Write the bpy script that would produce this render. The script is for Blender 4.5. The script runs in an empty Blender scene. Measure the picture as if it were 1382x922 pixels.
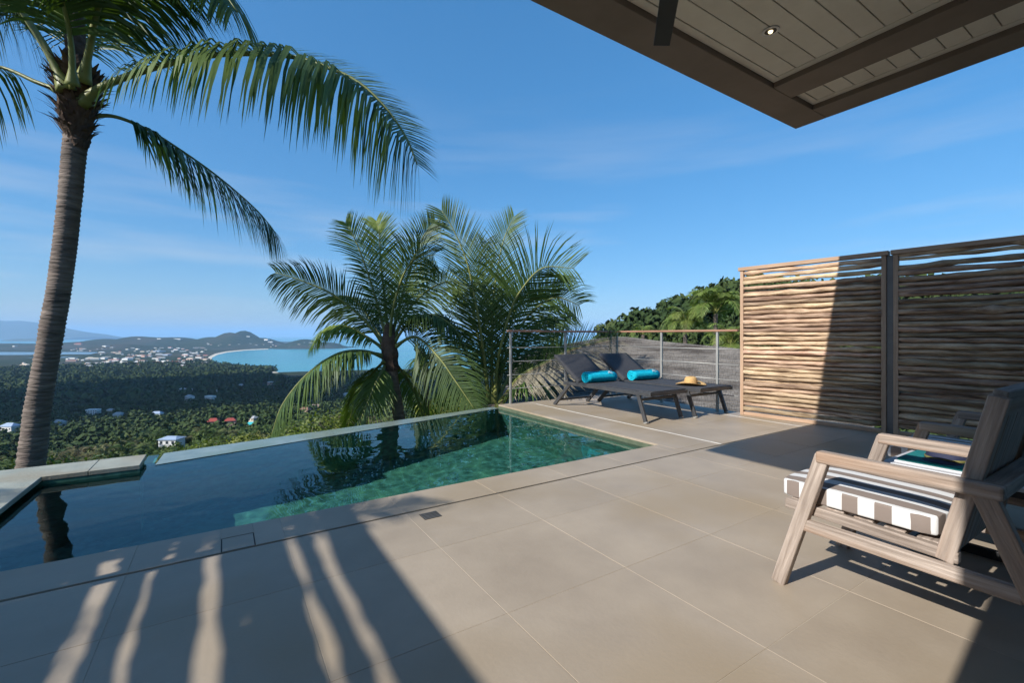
import bpy, bmesh, math, random
import numpy as np
from mathutils import Vector, Matrix, noise as mnoise
R = math.radians
scene = bpy.context.scene
COL = scene.collection
# ---------------------------------------------------------------- camera
# photo calibration: 16 mm lens, eye level at row 453 of 922, eye 1.0 m above the deck.
# world X runs along the pool's long side, world Y across the pool towards the view.
F, CX, HY = 612.0, 691.0, 453.0
RU, RV, DU, DV = 0.8427, -0.5384, 0.5384, 0.8427
cam_d = bpy.data.cameras.new("camera")
cam = bpy.data.objects.new("camera", cam_d); COL.objects.link(cam)
cam.location = (0, 0, 1.0)
cam.rotation_euler = (R(90), 0, math.atan2(-DU, DV))
cam_d.sensor_width = 36.0
cam_d.lens = 36.0 * F / 1382.0
cam_d.shift_y = -8.0 / 1382.0
cam_d.clip_start = 0.05
cam_d.clip_end = 200000.0
scene.camera = cam
# ---------------------------------------------------------------- sky and sun
SUN_TRAVEL = Vector((1.44, 0.13, -1.0)).normalized()
SUN_EL = math.asin(-SUN_TRAVEL.z)
to_sun = -SUN_TRAVEL
world = bpy.data.worlds.new("World"); scene.world = world
world.use_nodes = True
wn = world.node_tree; wn.nodes.clear()
sky = wn.nodes.new("ShaderNodeTexSky"); sky.sky_type = 'NISHITA'
sky.sun_disc = False
sky.sun_elevation = SUN_EL
sky.sun_rotation = math.atan2(to_sun.x, to_sun.y)
sky.altitude = 150; sky.air_density = 1.0; sky.dust_density = 1.0; sky.ozone_density = 10.0
bg = wn.nodes.new("ShaderNodeBackground"); bg.inputs[1].default_value = 0.146
wo = wn.nodes.new("ShaderNodeOutputWorld")
# thin high cloud streaks low over the sea, laid out by direction in the sky
tc = wn.nodes.new("ShaderNodeTexCoord")
mp = wn.nodes.new("ShaderNodeMapping"); mp.inputs['Scale'].default_value = (1.6, 1.6, 15.0)
mp.inputs['Rotation'].default_value = (0.05, 0.06, 0.4); mp.inputs['Location'].default_value = (0.35, 0.1, 0.25)
nz = wn.nodes.new("ShaderNodeTexNoise"); nz.inputs['Scale'].default_value = 1.15; nz.inputs['Detail'].default_value = 6; nz.inputs['Roughness'].default_value = 0.5
cr = wn.nodes.new("ShaderNodeValToRGB")
cr.color_ramp.elements[0].position = 0.52; cr.color_ramp.elements[0].color = (0, 0, 0, 1)
cr.color_ramp.elements[1].position = 0.78; cr.color_ramp.elements[1].color = (1, 1, 1, 1)
sx = wn.nodes.new("ShaderNodeSeparateXYZ")
band = wn.nodes.new("ShaderNodeValToRGB")
for p, c in ((0.0, 0.25), (0.12, 1.0), (0.3, 0.45), (0.5, 0.0)):
    e = band.color_ramp.elements[0] if p == 0.0 else band.color_ramp.elements.new(p)
    e.position = p; e.color = (c, c, c, 1)
band.color_ramp.elements[-1].color = (0, 0, 0, 1)
mul = wn.nodes.new("ShaderNodeMath"); mul.operation = 'MULTIPLY'
mul2 = wn.nodes.new("ShaderNodeMath"); mul2.operation = 'MULTIPLY'; mul2.inputs[1].default_value = 0.45
mix = wn.nodes.new("ShaderNodeMixRGB"); mix.inputs[2].default_value = (2.3, 2.4, 2.5, 1)
L = wn.links.new
L(tc.outputs['Generated'], mp.inputs['Vector']); L(mp.outputs[0], nz.inputs['Vector']); L(nz.outputs['Fac'], cr.inputs[0])
L(tc.outputs['Generated'], sx.inputs[0]); L(sx.outputs['Z'], band.inputs[0])
L(cr.outputs[0], mul.inputs[0]); L(band.outputs[0], mul.inputs[1]); L(mul.outputs[0], mul2.inputs[0])
gm_ = wn.nodes.new("ShaderNodeGamma"); gm_.inputs[1].default_value = 0.58
hs_ = wn.nodes.new("ShaderNodeHueSaturation"); hs_.inputs['Saturation'].default_value = 1.38
L(sky.outputs[0], gm_.inputs[0]); L(gm_.outputs[0], hs_.inputs['Color'])
L(mul2.outputs[0], mix.inputs[0]); L(hs_.outputs[0], mix.inputs[1]); L(mix.outputs[0], bg.inputs[0]); L(bg.outputs[0], wo.inputs[0])
sl = bpy.data.lights.new("sun", 'SUN'); sl.energy = 3.0; sl.angle = R(0.53); sl.color = (1.0, 0.975, 0.92)
sun = bpy.data.objects.new("sun", sl); COL.objects.link(sun)
sun.location = (-20, -3, 20)
sun.rotation_euler = SUN_TRAVEL.to_track_quat('-Z', 'Y').to_euler()
try:
    sl.cycles.is_caustics_light = True
except Exception:
    pass
scene.view_settings.view_transform = 'Standard'; scene.view_settings.look = 'None'
scene.view_settings.exposure = 1.15; scene.view_settings.gamma = 1.0
try: scene.view_settings.use_curve_mapping = False
except Exception: pass
scene.render.engine = 'CYCLES'
cy = scene.cycles
cy.use_denoising = True
try: cy.denoiser = 'OPENIMAGEDENOISE'
except Exception: pass
cy.max_bounces = 10; cy.transparent_max_bounces = 16; cy.transmission_bounces = 8; cy.volume_bounces = 1
cy.caustics_refractive = True; cy.caustics_reflective = False; cy.sample_clamp_indirect = 6.0
# ---------------------------------------------------------------- helpers
def W(r, d, z):
    return Vector((RU * r + DU * d, RV * r + DV * d, z))
def P(x, y, d):
    """point seen at photo pixel (x, y), d metres in front of the eye"""
    return W((x - CX) / F * d, d, 1.0 - (y - HY) / F * d)
def G(x, y, z=0.0):
    d = F * (1.0 - z) / (y - HY)
    return W((x - CX) / F * d, d, z)
WM = {}
I4 = Matrix.Identity(4)
def tag(o, label=None, cat=None, group=None, kind=None):
    if label: o["label"] = label
    if cat: o["category"] = cat
    if group: o["group"] = group
    if kind: o["kind"] = kind
    return o
def link(o, parent=None, Mw=I4):
    COL.objects.link(o)
    WM[o.name] = Mw.copy()
    if parent is not None:
        o.parent = parent
        o.matrix_basis = WM[parent.name].inverted() @ Mw
    else:
        o.matrix_basis = Mw
    return o
def thing(name, loc, label, cat, group=None, rotz=0.0):
    o = bpy.data.objects.new(name, None); o.empty_display_size = 0.1
    link(o, None, Matrix.Translation(loc) @ Matrix.Rotation(rotz, 4, 'Z'))
    return tag(o, label, cat, group)
def mesh_data(name, verts, faces, mats, smooth=False, midx=None):
    me = bpy.data.meshes.new(name)
    me.from_pydata([tuple(v) for v in verts], [], [tuple(f) for f in faces])
    for m in (mats if isinstance(mats, (list, tuple)) else [mats]): me.materials.append(m)
    if midx is not None: me.polygons.foreach_set("material_index", midx)
    if smooth: me.polygons.foreach_set("use_smooth", [True] * len(me.polygons))
    me.update()
    return me
def obj(name, me, parent=None, Mw=I4):
    return link(bpy.data.objects.new(name, me), parent, Mw)
def bm_mesh(name, bm, mats, smooth=False):
    me = bpy.data.meshes.new(name); bm.to_mesh(me); bm.free()
    for m in (mats if isinstance(mats, (list, tuple)) else [mats]): me.materials.append(m)
    if smooth: me.polygons.foreach_set("use_smooth", [True] * len(me.polygons))
    return me
def box_bm(sx_, sy_, sz_, bev=0.0, seg=2):
    bm = bmesh.new(); bmesh.ops.create_cube(bm, size=1.0)
    bmesh.ops.scale(bm, vec=(sx_, sy_, sz_), verts=bm.verts)
    if bev > 0:
        bmesh.ops.bevel(bm, geom=list(bm.edges), offset=bev, segments=seg, affect='EDGES', profile=0.5)
    return bm
def box(name, lo, hi, m, parent=None, bev=0.0, seg=2):
    lo, hi = Vector(lo), Vector(hi)
    s = hi - lo
    return obj(name, bm_mesh(name, box_bm(s.x, s.y, s.z, bev, seg), m), parent, Matrix.Translation((lo + hi) / 2))
def beam(name, p0, p1, w, h, m, parent=None, up=(0, 0, 1), bev=0.004, ext=0.0):
    """box along p0-p1: local X is the length, w across, h towards 'up'"""
    p0, p1 = Vector(p0), Vector(p1)
    x = (p1 - p0); ln = x.length; x.normalize()
    y = Vector(up).cross(x).normalized(); z = x.cross(y)
    M = Matrix((x, y, z)).transposed().to_4x4(); M.translation = (p0 + p1) / 2
    return obj(name, bm_mesh(name, box_bm(ln + 2 * ext, w, h, bev, 2), m), parent, M)
def tube(pts, rad, n=8, cap=True):
    """verts, faces of a tube along pts with radii rad"""
    pts = [Vector(p) for p in pts]; V, Fc = [], []
    ref = None
    for i, p in enumerate(pts):
        t = (pts[min(i + 1, len(pts) - 1)] - pts[max(i - 1, 0)]).normalized()
        if ref is None:
            ref = Vector((0, 0, 1)) if abs(t.z) < 0.9 else Vector((1, 0, 0))
        a = (ref - t * ref.dot(t)).normalized(); ref = a; b = t.cross(a)
        for k in range(n):
            an = 2 * math.pi * k / n
            V.append(p + (a * math.cos(an) + b * math.sin(an)) * rad[i])
    for i in range(len(pts) - 1):
        for k in range(n):
            Fc.append((i * n + k, i * n + (k + 1) % n, (i + 1) * n + (k + 1) % n, (i + 1) * n + k))
    if cap:
        Fc.append(tuple(range(n - 1, -1, -1))); Fc.append(tuple(range((len(pts) - 1) * n, len(pts) * n)))
    return V, Fc
def tube_obj(name, pts, rad, m, parent=None, n=8, smooth=True):
    if not isinstance(rad, (list, tuple)): rad = [rad] * len(pts)
    V, Fc = tube(pts, rad, n)
    return obj(name, mesh_data(name, V, Fc, m, smooth), parent)
def catmull(pts, n):
    pts = [Vector(p) for p in pts]; q = [pts[0] * 2 - pts[1]] + pts + [pts[-1] * 2 - pts[-2]]
    out = []; m = len(pts) - 1
    for i in range(n):
        s = i / (n - 1) * m; k = min(int(s), m - 1); t = s - k
        a, b, c, d = q[k], q[k + 1], q[k + 2], q[k + 3]
        out.append(0.5 * ((2 * b) + (c - a) * t + (2 * a - 5 * b + 4 * c - d) * t * t + (3 * b - a - 3 * c + d) * t ** 3))
    return out
# ---------------------------------------------------------------- materials
MATS = {}
def ramp_node(nt, stops):
    r_ = nt.nodes.new("ShaderNodeValToRGB"); cr_ = r_.color_ramp
    while len(cr_.elements) < len(stops): cr_.elements.new(0.5)
    for e_, (p_, c_) in zip(cr_.elements, stops):
        e_.position = p_; e_.color = (*c_, 1) if len(c_) == 3 else c_
    return r_
def mat(name, c0, c1=None, rough=0.6, scale=4.0, detail=5, stretch=(1, 1, 1), coord='world', bump=0.0, bscale=None,
        rand=0.0, spec=0.4, metal=0.0, p0=0.3, p1=0.7, translucent=0.0, coat=0.0, rvar=0.0, c2=None, scale2=0.8, mid=None, huerand=0.0):
    m = bpy.data.materials.new(name); m.use_nodes = True; nt = m.node_tree; Lk = nt.links.new
    b = nt.nodes["Principled BSDF"]; out = nt.nodes["Material Output"]
    b.inputs['Roughness'].default_value = rough; b.inputs['Specular IOR Level'].default_value = spec; b.inputs['Metallic'].default_value = metal
    b.inputs['Coat Weight'].default_value = coat
    if coord == 'world':
        g = nt.nodes.new("ShaderNodeNewGeometry"); src = g.outputs['Position']
    else:
        g = nt.nodes.new("ShaderNodeTexCoord"); src = g.outputs['Object']
    mp_ = nt.nodes.new("ShaderNodeMapping"); mp_.inputs['Scale'].default_value = stretch; Lk(src, mp_.inputs['Vector'])
    oi = nt.nodes.new("ShaderNodeObjectInfo")
    vec = mp_.outputs[0]
    if coord != 'world':
        add = nt.nodes.new("ShaderNodeVectorMath"); add.operation = 'ADD'
        comb = nt.nodes.new("ShaderNodeVectorMath"); comb.operation = 'SCALE'; comb.inputs[0].default_value = (13.1, 7.7, 5.3)
        Lk(oi.outputs['Random'], comb.inputs['Scale']); Lk(vec, add.inputs[0]); Lk(comb.outputs[0], add.inputs[1]); vec = add.outputs[0]
    n1 = nt.nodes.new("ShaderNodeTexNoise"); n1.inputs['Scale'].default_value = scale; n1.inputs['Detail'].default_value = detail; n1.inputs['Roughness'].default_value = 0.6
    Lk(vec, n1.inputs['Vector'])
    stops = [(p0, c0), (p1, c1 or c0)]
    if mid: stops = [(p0, c0), ((p0 + p1) / 2, mid), (p1, c1)]
    rp = ramp_node(nt, stops); Lk(n1.outputs['Fac'], rp.inputs[0])
    colr = rp.outputs[0]
    if c2:
        n2 = nt.nodes.new("ShaderNodeTexNoise"); n2.inputs['Scale'].default_value = scale2; n2.inputs['Detail'].default_value = 3
        Lk(vec, n2.inputs['Vector'])
        r2 = ramp_node(nt, [(0.48, (0, 0, 0)), (0.66, (1, 1, 1))]); Lk(n2.outputs['Fac'], r2.inputs[0])
        mx = nt.nodes.new("ShaderNodeMixRGB"); mx.inputs[2].default_value = (*c2, 1); Lk(r2.outputs[0], mx.inputs[0]); Lk(colr, mx.inputs[1]); colr = mx.outputs[0]
    if rand > 0 or huerand > 0:
        hsv = nt.nodes.new("ShaderNodeHueSaturation")
        mr = nt.nodes.new("ShaderNodeMapRange"); mr.inputs[3].default_value = 1 - rand; mr.inputs[4].default_value = 1 + rand
        Lk(oi.outputs['Random'], mr.inputs[0]); Lk(mr.outputs[0], hsv.inputs['Value']); Lk(colr, hsv.inputs['Color'])
        if huerand:
            mh = nt.nodes.new("ShaderNodeMapRange"); mh.inputs[3].default_value = 0.5 - huerand; mh.inputs[4].default_value = 0.5 + huerand
            wn_ = nt.nodes.new("ShaderNodeTexWhiteNoise"); wn_.noise_dimensions = '1D'; Lk(oi.outputs['Random'], wn_.inputs['W']); Lk(wn_.outputs['Value'], mh.inputs[0]); Lk(mh.outputs[0], hsv.inputs['Hue'])
        colr = hsv.outputs[0]
    Lk(colr, b.inputs['Base Color'])
    if rvar > 0:
        mr2 = nt.nodes.new("ShaderNodeMapRange"); mr2.inputs[3].default_value = rough - rvar; mr2.inputs[4].default_value = rough + rvar
        Lk(n1.outputs['Fac'], mr2.inputs[0]); Lk(mr2.outputs[0], b.inputs['Roughness'])
    if bump > 0:
        nb = nt.nodes.new("ShaderNodeTexNoise"); nb.inputs['Scale'].default_value = bscale or scale * 4; nb.inputs['Detail'].default_value = 6
        Lk(vec, nb.inputs['Vector'])
        bp = nt.nodes.new("ShaderNodeBump"); bp.inputs['Strength'].default_value = bump; bp.inputs['Distance'].default_value = 0.02
        Lk(nb.outputs['Fac'], bp.inputs['Height']); Lk(bp.outputs[0], b.inputs['Normal'])
    if translucent > 0:
        tr = nt.nodes.new("ShaderNodeBsdfTranslucent"); ms = nt.nodes.new("ShaderNodeMixShader"); ms.inputs[0].default_value = translucent
        gm = nt.nodes.new("ShaderNodeMixRGB"); gm.blend_type = 'MULTIPLY'; gm.inputs[0].default_value = 1.0; gm.inputs[2].default_value = (1.5, 1.7, 0.5, 1)
        Lk(colr, gm.inputs[1]); Lk(gm.outputs[0], tr.inputs['Color'])
        Lk(b.outputs[0], ms.inputs[1]); Lk(tr.outputs[0], ms.inputs[2]); Lk(ms.outputs[0], out.inputs['Surface'])
    MATS[name] = m
    return m
m_tile = mat("deck_tile", (0.318, 0.255, 0.190), (0.398, 0.325, 0.246), rough=0.5, scale=2.2, bump=0.05, bscale=60, rand=0.05, c2=(0.325, 0.25, 0.165), scale2=0.9, rvar=0.12, spec=0.35)
m_grout = mat("grout", (0.36, 0.30, 0.23), (0.46, 0.39, 0.305), rough=0.9, scale=3)
m_dark_slot = mat("slot", (0.012, 0.011, 0.01), (0.03, 0.026, 0.022), rough=0.8)
m_pale_strip = mat("pale_strip", (0.5, 0.47, 0.41), (0.62, 0.58, 0.52), rough=0.7, scale=8)
m_stone = mat("coping_stone", (0.27, 0.28, 0.235), (0.37, 0.375, 0.31), rough=0.55, scale=6, bump=0.15, bscale=50, rand=0.08, c2=(0.30, 0.27, 0.2), scale2=2.5)
m_lip = mat("wet_lip_stone", (0.16, 0.20, 0.17), (0.25, 0.29, 0.25), rough=0.22, scale=7, bump=0.06, bscale=30, spec=0.6, c2=(0.16, 0.2, 0.13), scale2=1.6)
m_pool = mat("pool_stone", (0.022, 0.09, 0.068), (0.062, 0.20, 0.158), rough=0.6, scale=13, detail=1.5, p0=.38, p1=.62, c2=(0.065, 0.19, 0.12), scale2=2.0, coord='world')
m_plaster = mat("plaster", (0.5, 0.48, 0.44), (0.6, 0.58, 0.53), rough=0.85, scale=3)
m_beam = mat("dark_beam", (0.19, 0.145, 0.118), (0.24, 0.188, 0.156), rough=0.6, scale=3, stretch=(1, 1, 1), rand=0.03)
m_soffit = mat("soffit_board", (0.72, 0.645, 0.55), (0.80, 0.73, 0.63), rough=0.65, scale=5, rand=0.05)
m_teak = mat("weathered_teak", (0.165, 0.125, 0.10), (0.47, 0.385, 0.325), rough=0.72, scale=2.6, stretch=(1.2, 22, 22), coord='object', bump=0.25, bscale=6, rand=0.12, c2=(0.34, 0.225, 0.155), scale2=0.5, detail=8)
m_frame_wood = mat("screen_frame", (0.34, 0.21, 0.13), (0.50, 0.34, 0.23), rough=0.7, scale=2, stretch=(1.5, 25, 25), coord='object', rand=0.08)
m_branch = mat("branch", (0.33, 0.205, 0.12), (0.72, 0.53, 0.365), rough=0.82, scale=2.2, stretch=(4.0, 26, 26), coord='object', bump=0.6, bscale=5, rand=0.30, c2=(0.22, 0.135, 0.085), scale2=1.1, detail=8, huerand=0.014)
m_steel_dark = mat("grey_steel", (0.11, 0.105, 0.1), (0.15, 0.145, 0.14), rough=0.45, scale=6, metal=0.3)
m_rail_steel = mat("rail_steel", (0.33, 0.32, 0.30), (0.42, 0.41, 0.38), rough=0.45, scale=10, metal=0.4)
m_rail_wood = mat("rail_wood", (0.24, 0.12, 0.075), (0.36, 0.20, 0.13), rough=0.6, scale=2, stretch=(1.5, 20, 20), coord='object')
m_sling = mat("charcoal_sling", (0.035, 0.034, 0.037), (0.055, 0.053, 0.056), rough=0.75, scale=40, bump=0.2, bscale=300)
m_alu = mat("anthracite_alu", (0.05, 0.05, 0.052), (0.075, 0.075, 0.078), rough=0.4, scale=8, metal=0.2, spec=0.5)
m_towel = mat("turquoise_towel", (0.0, 0.40, 0.56), (0.02, 0.56, 0.70), rough=0.95, scale=30, bump=0.7, bscale=160, spec=0.1)
m_white = mat("white_cloth", (0.72, 0.72, 0.72), (0.8, 0.8, 0.8), rough=0.9, scale=30)
m_straw = mat("straw", (0.50, 0.29, 0.10), (0.66, 0.42, 0.18), rough=0.75, scale=60, bump=0.5, bscale=150)
m_hatband = mat("hat_band", (0.02, 0.014, 0.01), rough=0.8)
m_black = mat("black_metal", (0.012, 0.012, 0.013), (0.02, 0.02, 0.021), rough=0.5, scale=10)
m_table = mat("pale_table", (0.5, 0.5, 0.52), (0.58, 0.58, 0.6), rough=0.35, scale=6)
m_teal = mat("teal_cloth", (0.0, 0.14, 0.145), (0.01, 0.20, 0.2), rough=0.9, scale=30, bump=0.4, bscale=200)
m_navy = mat("navy_cloth", (0.015, 0.02, 0.05), (0.03, 0.035, 0.075), rough=0.8, scale=30)
m_olive = mat("olive_cloth", (0.13, 0.12, 0.03), (0.2, 0.18, 0.06), rough=0.9, scale=20)
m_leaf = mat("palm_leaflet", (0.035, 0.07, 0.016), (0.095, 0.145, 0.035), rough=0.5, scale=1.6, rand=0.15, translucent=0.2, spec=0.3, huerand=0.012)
m_leaf_y = mat("palm_leaflet_yellow", (0.09, 0.135, 0.026), (0.20, 0.25, 0.06), rough=0.52, scale=1.6, rand=0.15, translucent=0.26, spec=0.28, huerand=0.015)  # lighter, yellower leaflet green
m_rachis = mat("palm_rachis", (0.13, 0.15, 0.035), (0.24, 0.24, 0.07), rough=0.5, scale=6, rand=0.1)
m_husk = mat("palm_husk", (0.045, 0.028, 0.02), (0.14, 0.085, 0.055), rough=0.95, scale=7, detail=8, bump=0.6, bscale=30, rand=0.3)
m_dry = mat("dry_frond", (0.24, 0.19, 0.11), (0.36, 0.3, 0.19), rough=0.9, scale=4)
m_trunk_b = mat("slim_palm_trunk", (0.12, 0.08, 0.055), (0.33, 0.225, 0.155), rough=0.9, scale=3.0, detail=9, stretch=(1.0, 1.0, 7.0), bump=0.8, bscale=9)
m_leaf_dry = mat("dry_leaflet", (0.15, 0.125, 0.085), (0.30, 0.265, 0.19), rough=0.8, scale=2, rand=0.1, translucent=0.1)
m_waterline = mat("waterline_tile", (0.075, 0.095, 0.06), (0.12, 0.14, 0.09), rough=0.5, scale=9)
m_trunk = mat("palm_trunk", (0.06, 0.046, 0.037), (0.27, 0.21, 0.17), rough=0.9, scale=3.0, detail=9, stretch=(1.0, 1.0, 7.0), bump=0.8, bscale=9, c2=(0.16, 0.12, 0.10), scale2=1.2)
# ---------------------------------------------------------------- terrace and pool (the setting)
PN, PR, PL = 2.781, 3.37, -1.083          # pool: near edge (Y), deck edge (X), far short side (X)
DE, DB = 5.68, 5.64                        # deck edges
GV0, GV1 = 2.462, 2.480                    # slot drain
WZ = -0.06                                 # water level
def slab(name, polys, z1, z0, m, parent=None):
    V, Fc = [], []
    for poly in polys:
        n = len(poly); b0 = len(V)
        V += [(x, y, z1) for x, y in poly] + [(x, y, z0) for x, y in poly]
        Fc.append(tuple(range(b0, b0 + n))); Fc.append(tuple(range(b0 + 2 * n - 1, b0 + n - 1, -1)))
        for i in range(n):
            j = (i + 1) % n; Fc.append((b0 + i, b0 + n + i, b0 + n + j, b0 + j))
    me = mesh_data(name, V, Fc, m)
    bm = bmesh.new(); bm.from_mesh(me); bmesh.ops.recalc_face_normals(bm, faces=bm.faces); bm.to_mesh(me); bm.free()
    return obj(name, me, parent)
terrace = slab("terrace", [[(-2.3, -5), (DE, -5), (DE, GV0), (-2.3, GV0)]], -0.0012, -0.4, m_grout); tag(terrace, kind="structure")
slab("pool_side_bed", [[(-2.3, GV1), (PR, GV1), (PR, PN - .004), (-2.3, PN - .004)]], -0.0014, -0.4, m_grout, terrace)
slab("sun_deck_bed", [[(PR + .004, GV1), (DE, GV1), (DE, DB), (PR + .004, DB)]], -0.0012, -0.4, m_grout, terrace)
slab("slot_bottom", [[(-2.3, GV0), (DE, GV0), (DE, GV1), (-2.3, GV1)]], -0.03, -0.39, m_dark_slot, terrace)
slab("retaining_wall", [[(-2.25, -5), (DE - .05, -5), (DE - .05, DB - .05), (PR + .02, DB - .05), (PR + .02, PN - .05), (-2.25, PN - .05)]], -0.41, -6.5, m_plaster, terrace)
U0, V0, TS, GAP = 0.863, 0.782, 0.6, 0.0024
TILE_CACHE = {}
rt = random.Random(4)
def tile(x0, y0, x1, y1, m=m_tile, name="tile", z=0.0):
    if x1 - x0 < 0.02 or y1 - y0 < 0.02: return
    sx_, sy_ = round(x1 - x0 - GAP, 4), round(y1 - y0 - GAP, 4)
    k = (sx_, sy_, m.name)
    if k not in TILE_CACHE:
        TILE_CACHE[k] = bm_mesh("tile", box_bm(sx_, sy_, 0.02, 0.0006, 1), m)
    obj(name, TILE_CACHE[k], terrace, Matrix.Translation(((x0 + x1) / 2, (y0 + y1) / 2, z - 0.01 + rt.uniform(-.0004, .0004))))
def tile_region(xa, xb, ya, yb):
    i0 = math.floor((xa - U0) / TS); j0 = math.floor((ya - V0) / TS)
    for i in range(i0, i0 + 40):
        for j in range(j0, j0 + 40):
            x0, x1 = max(xa, U0 + i * TS), min(xb, U0 + (i + 1) * TS)
            y0, y1 = max(ya, V0 + j * TS), min(yb, V0 + (j + 1) * TS)
            if x1 > x0 and y1 > y0: tile(x0, y0, x1, y1)
tile_region(-2.3, DE, -1.0, GV0)
slab("inner_floor", [[(-2.3, -5), (DE, -5), (DE, -1.0), (-2.3, -1.0)]], 0.0, -0.0024, m_tile, terrace)
# pool-side row, with the skimmer lid let into it
LX0, LX1, LY0, LY1 = -0.005, 0.135, 2.50, 2.645
x = U0 - 6 * TS
while x < PR:
    x0, x1 = max(x, -2.3), min(x + TS, PR)
    if x0 < LX0 < x1:
        tile(x0, GV1, LX0, PN); tile(LX1, GV1, x1, PN); tile(LX0, LY1, LX1, PN)
    else: tile(x0, GV1, x1, PN)
    x += TS
slab("lid_pit", [[(LX0, GV1), (LX1, GV1), (LX1, LY1), (LX0, LY1)]], -0.0010, -0.0013, m_dark_slot, terrace)
obj("skimmer_lid", bm_mesh("skimmer_lid", box_bm(LX1 - LX0 - .009, LY1 - GV1 - .008, .02, .001, 1), m_tile), terrace, Matrix.Translation(((LX0 + LX1) / 2, (GV1 + LY1) / 2 - .002, -.0101)))
# sun deck beside the pool, with two pale inlaid strips
tile_region(PR, 3.862, GV1, DB); tile_region(3.884, 5.355, GV1, DB); tile_region(5.375, DE, GV1, DB)
for xs, ya, yb in ((3.873, GV1, 5.40), (5.365, GV1, 4.9)):
    box("inlaid_strip", (xs - .0095, ya + .002, -.02), (xs + .0095, yb, .0015), m_pale_strip, terrace, .001, 1)
# floor drain grate
dg = G(581, 696)
box("drain_pan", (dg.x - .05, dg.y - .045, -.004), (dg.x + .05, dg.y + .045, .0012), m_dark_slot, terrace)
for i in range(5):
    yy = dg.y - .036 + i * .018
    box("grate_bar", (dg.x - .048, yy - .005, .0012), (dg.x + .048, yy + .005, .003), m_steel_dark, terrace, .001, 1)
# pool basin
LIN = lambda x: 4.66 + (x + 0.535) * 0.2500          # inner face of the overflow edge
LOUT = lambda x: 5.085 + (x + 0.535) * 0.184         # outer face
near_w = [(PL, PN), (PR, PN)]
UL = -2.1                                   # unseen basin extension under the coping, added to let sunlight reach the floor
basin_poly = [(UL, PN), (PR, PN), (PR, LIN(PR)), (-0.535, LIN(-0.535)), (-0.535, 4.5), (UL, 4.5)]
FZ = -1.45
V = [(a, b, FZ) for a, b in basin_poly] + [(a, b, -0.03) for a, b in basin_poly]
n = len(basin_poly)
tops = [-0.021, -0.021, WZ - .012, WZ - .012, -0.045, -0.045]
Fc = [tuple(range(n))]
for i in range(n):
    V[n + i] = (V[n + i][0], V[n + i][1], -0.021)
for i in range(n):
    j = (i + 1) % n; zt = tops[i]
    b0 = len(V); V += [(*basin_poly[i], zt), (*basin_poly[j], zt)]
    Fc.append((i, b0, b0 + 1, j))
pool = obj("pool_basin", mesh_data("pool_basin", V, Fc, m_pool)); tag(pool, kind="structure")
box("waterline_tile", (PR - .004, PN + .001, WZ - .10), (PR + .003, LIN(PR) - .001, -.0205), m_waterline, pool)
# overflow edge: a wet stone lip, a wall below it, a short channel of open water beside the coping
lipx0 = -0.46
slab("overflow_lip", [[(lipx0, LIN(lipx0)), (PR, LIN(PR)), (PR, LOUT(PR)), (lipx0 + .02, LOUT(lipx0))]], WZ + .005, WZ - .10, m_lip, pool)
slab("overflow_wall", [[(PL - .3, 4.52), (-.54, 4.52), (-.54, LIN(-.54) + .02), (PR, LIN(PR) + .02), (PR, LOUT(PR) - .01), (-.5, LOUT(-.5) - .01), (-.5, 4.88), (PL - .3, 4.88)]], WZ - .105, -4.0, m_pool, pool)
# raised coping stones round the closed corner
CST = 0.034
for lo, hi in (((-1.46, 4.5), (-1.083 + .25, 4.868)), ((UL - .3, 4.5), (-1.463, 4.868)), ((UL - .3, 3.6), (-1.463, 4.497)), ((UL - .3, PN + .003), (-1.463, 3.597)), ((-.833, 4.5), (-.535, 4.87)), ((-1.46, 3.9), (-1.075, 4.497)), ((-1.46, 3.3), (-1.075, 3.897)), ((-1.46, PN + .003), (-1.075, 3.297))):
    box("coping_stone", (lo[0] + .0015, lo[1], -CST), (hi[0] - .0015, hi[1], .0), m_stone, pool, .003, 1)
slab("coping_bed", [[(UL - .3, PN), (UL - .002, PN), (UL - .002, 4.502), (-.55, 4.502), (-.55, 4.86), (UL - .3, 4.86)]], -CST - .001, -4.0, m_pool, pool)
# water sheet with small ripples
STEP = 0.026
nx, ny = int((PR - UL) / STEP) + 1, int((5.7 - PN) / STEP) + 2
V, Fc = [], []
for j in range(ny + 1):
    for i in range(nx + 1):
        x_, y_ = UL - .01 + i * STEP, PN - .01 + j * STEP
        h = 0.0008 * mnoise.noise(Vector((x_ * 3.1, y_ * 3.6, 0.3))) + 0.0007 * mnoise.noise(Vector((x_ * 9, y_ * 10, 5.3))) + 0.00022 * mnoise.noise(Vector((x_ * 19, y_ * 21, 8.3)))
        V.append((min(x_, PR + .005), y_, WZ + h))
for j in range(ny):
    for i in range(nx):
        x_, y_ = UL + (i + .5) * STEP, PN - .01 + (j + .5) * STEP
        lim = 4.51 if x_ < -.545 else (LOUT(x_) - .012 if x_ < lipx0 + .01 else LIN(x_) + .06)
        if y_ < lim:
            a = j * (nx + 1) + i; Fc.append((a, a + 1, a + nx + 2, a + nx + 1))
m_water = bpy.data.materials.new("pool_water"); m_water.use_nodes = True
nt = m_water.node_tree; nt.nodes.clear()
gl = nt.nodes.new("ShaderNodeBsdfGlass"); gl.inputs['IOR'].default_value = 1.333; gl.inputs['Roughness'].default_value = 0.0; gl.inputs['Color'].default_value = (0.80, 0.96, 0.97, 1)
mo = nt.nodes.new("ShaderNodeOutputMaterial"); nt.links.new(gl.outputs[0], mo.inputs['Surface'])
water = obj("pool_water", mesh_data("pool_water", V, Fc, m_water, True)); tag(water, kind="structure")
try:
    water.cycles.is_caustics_caster = True
    for o in [pool] + list(pool.children): o.cycles.is_caustics_receiver = True
except Exception as e: print("caustics", e)
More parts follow.
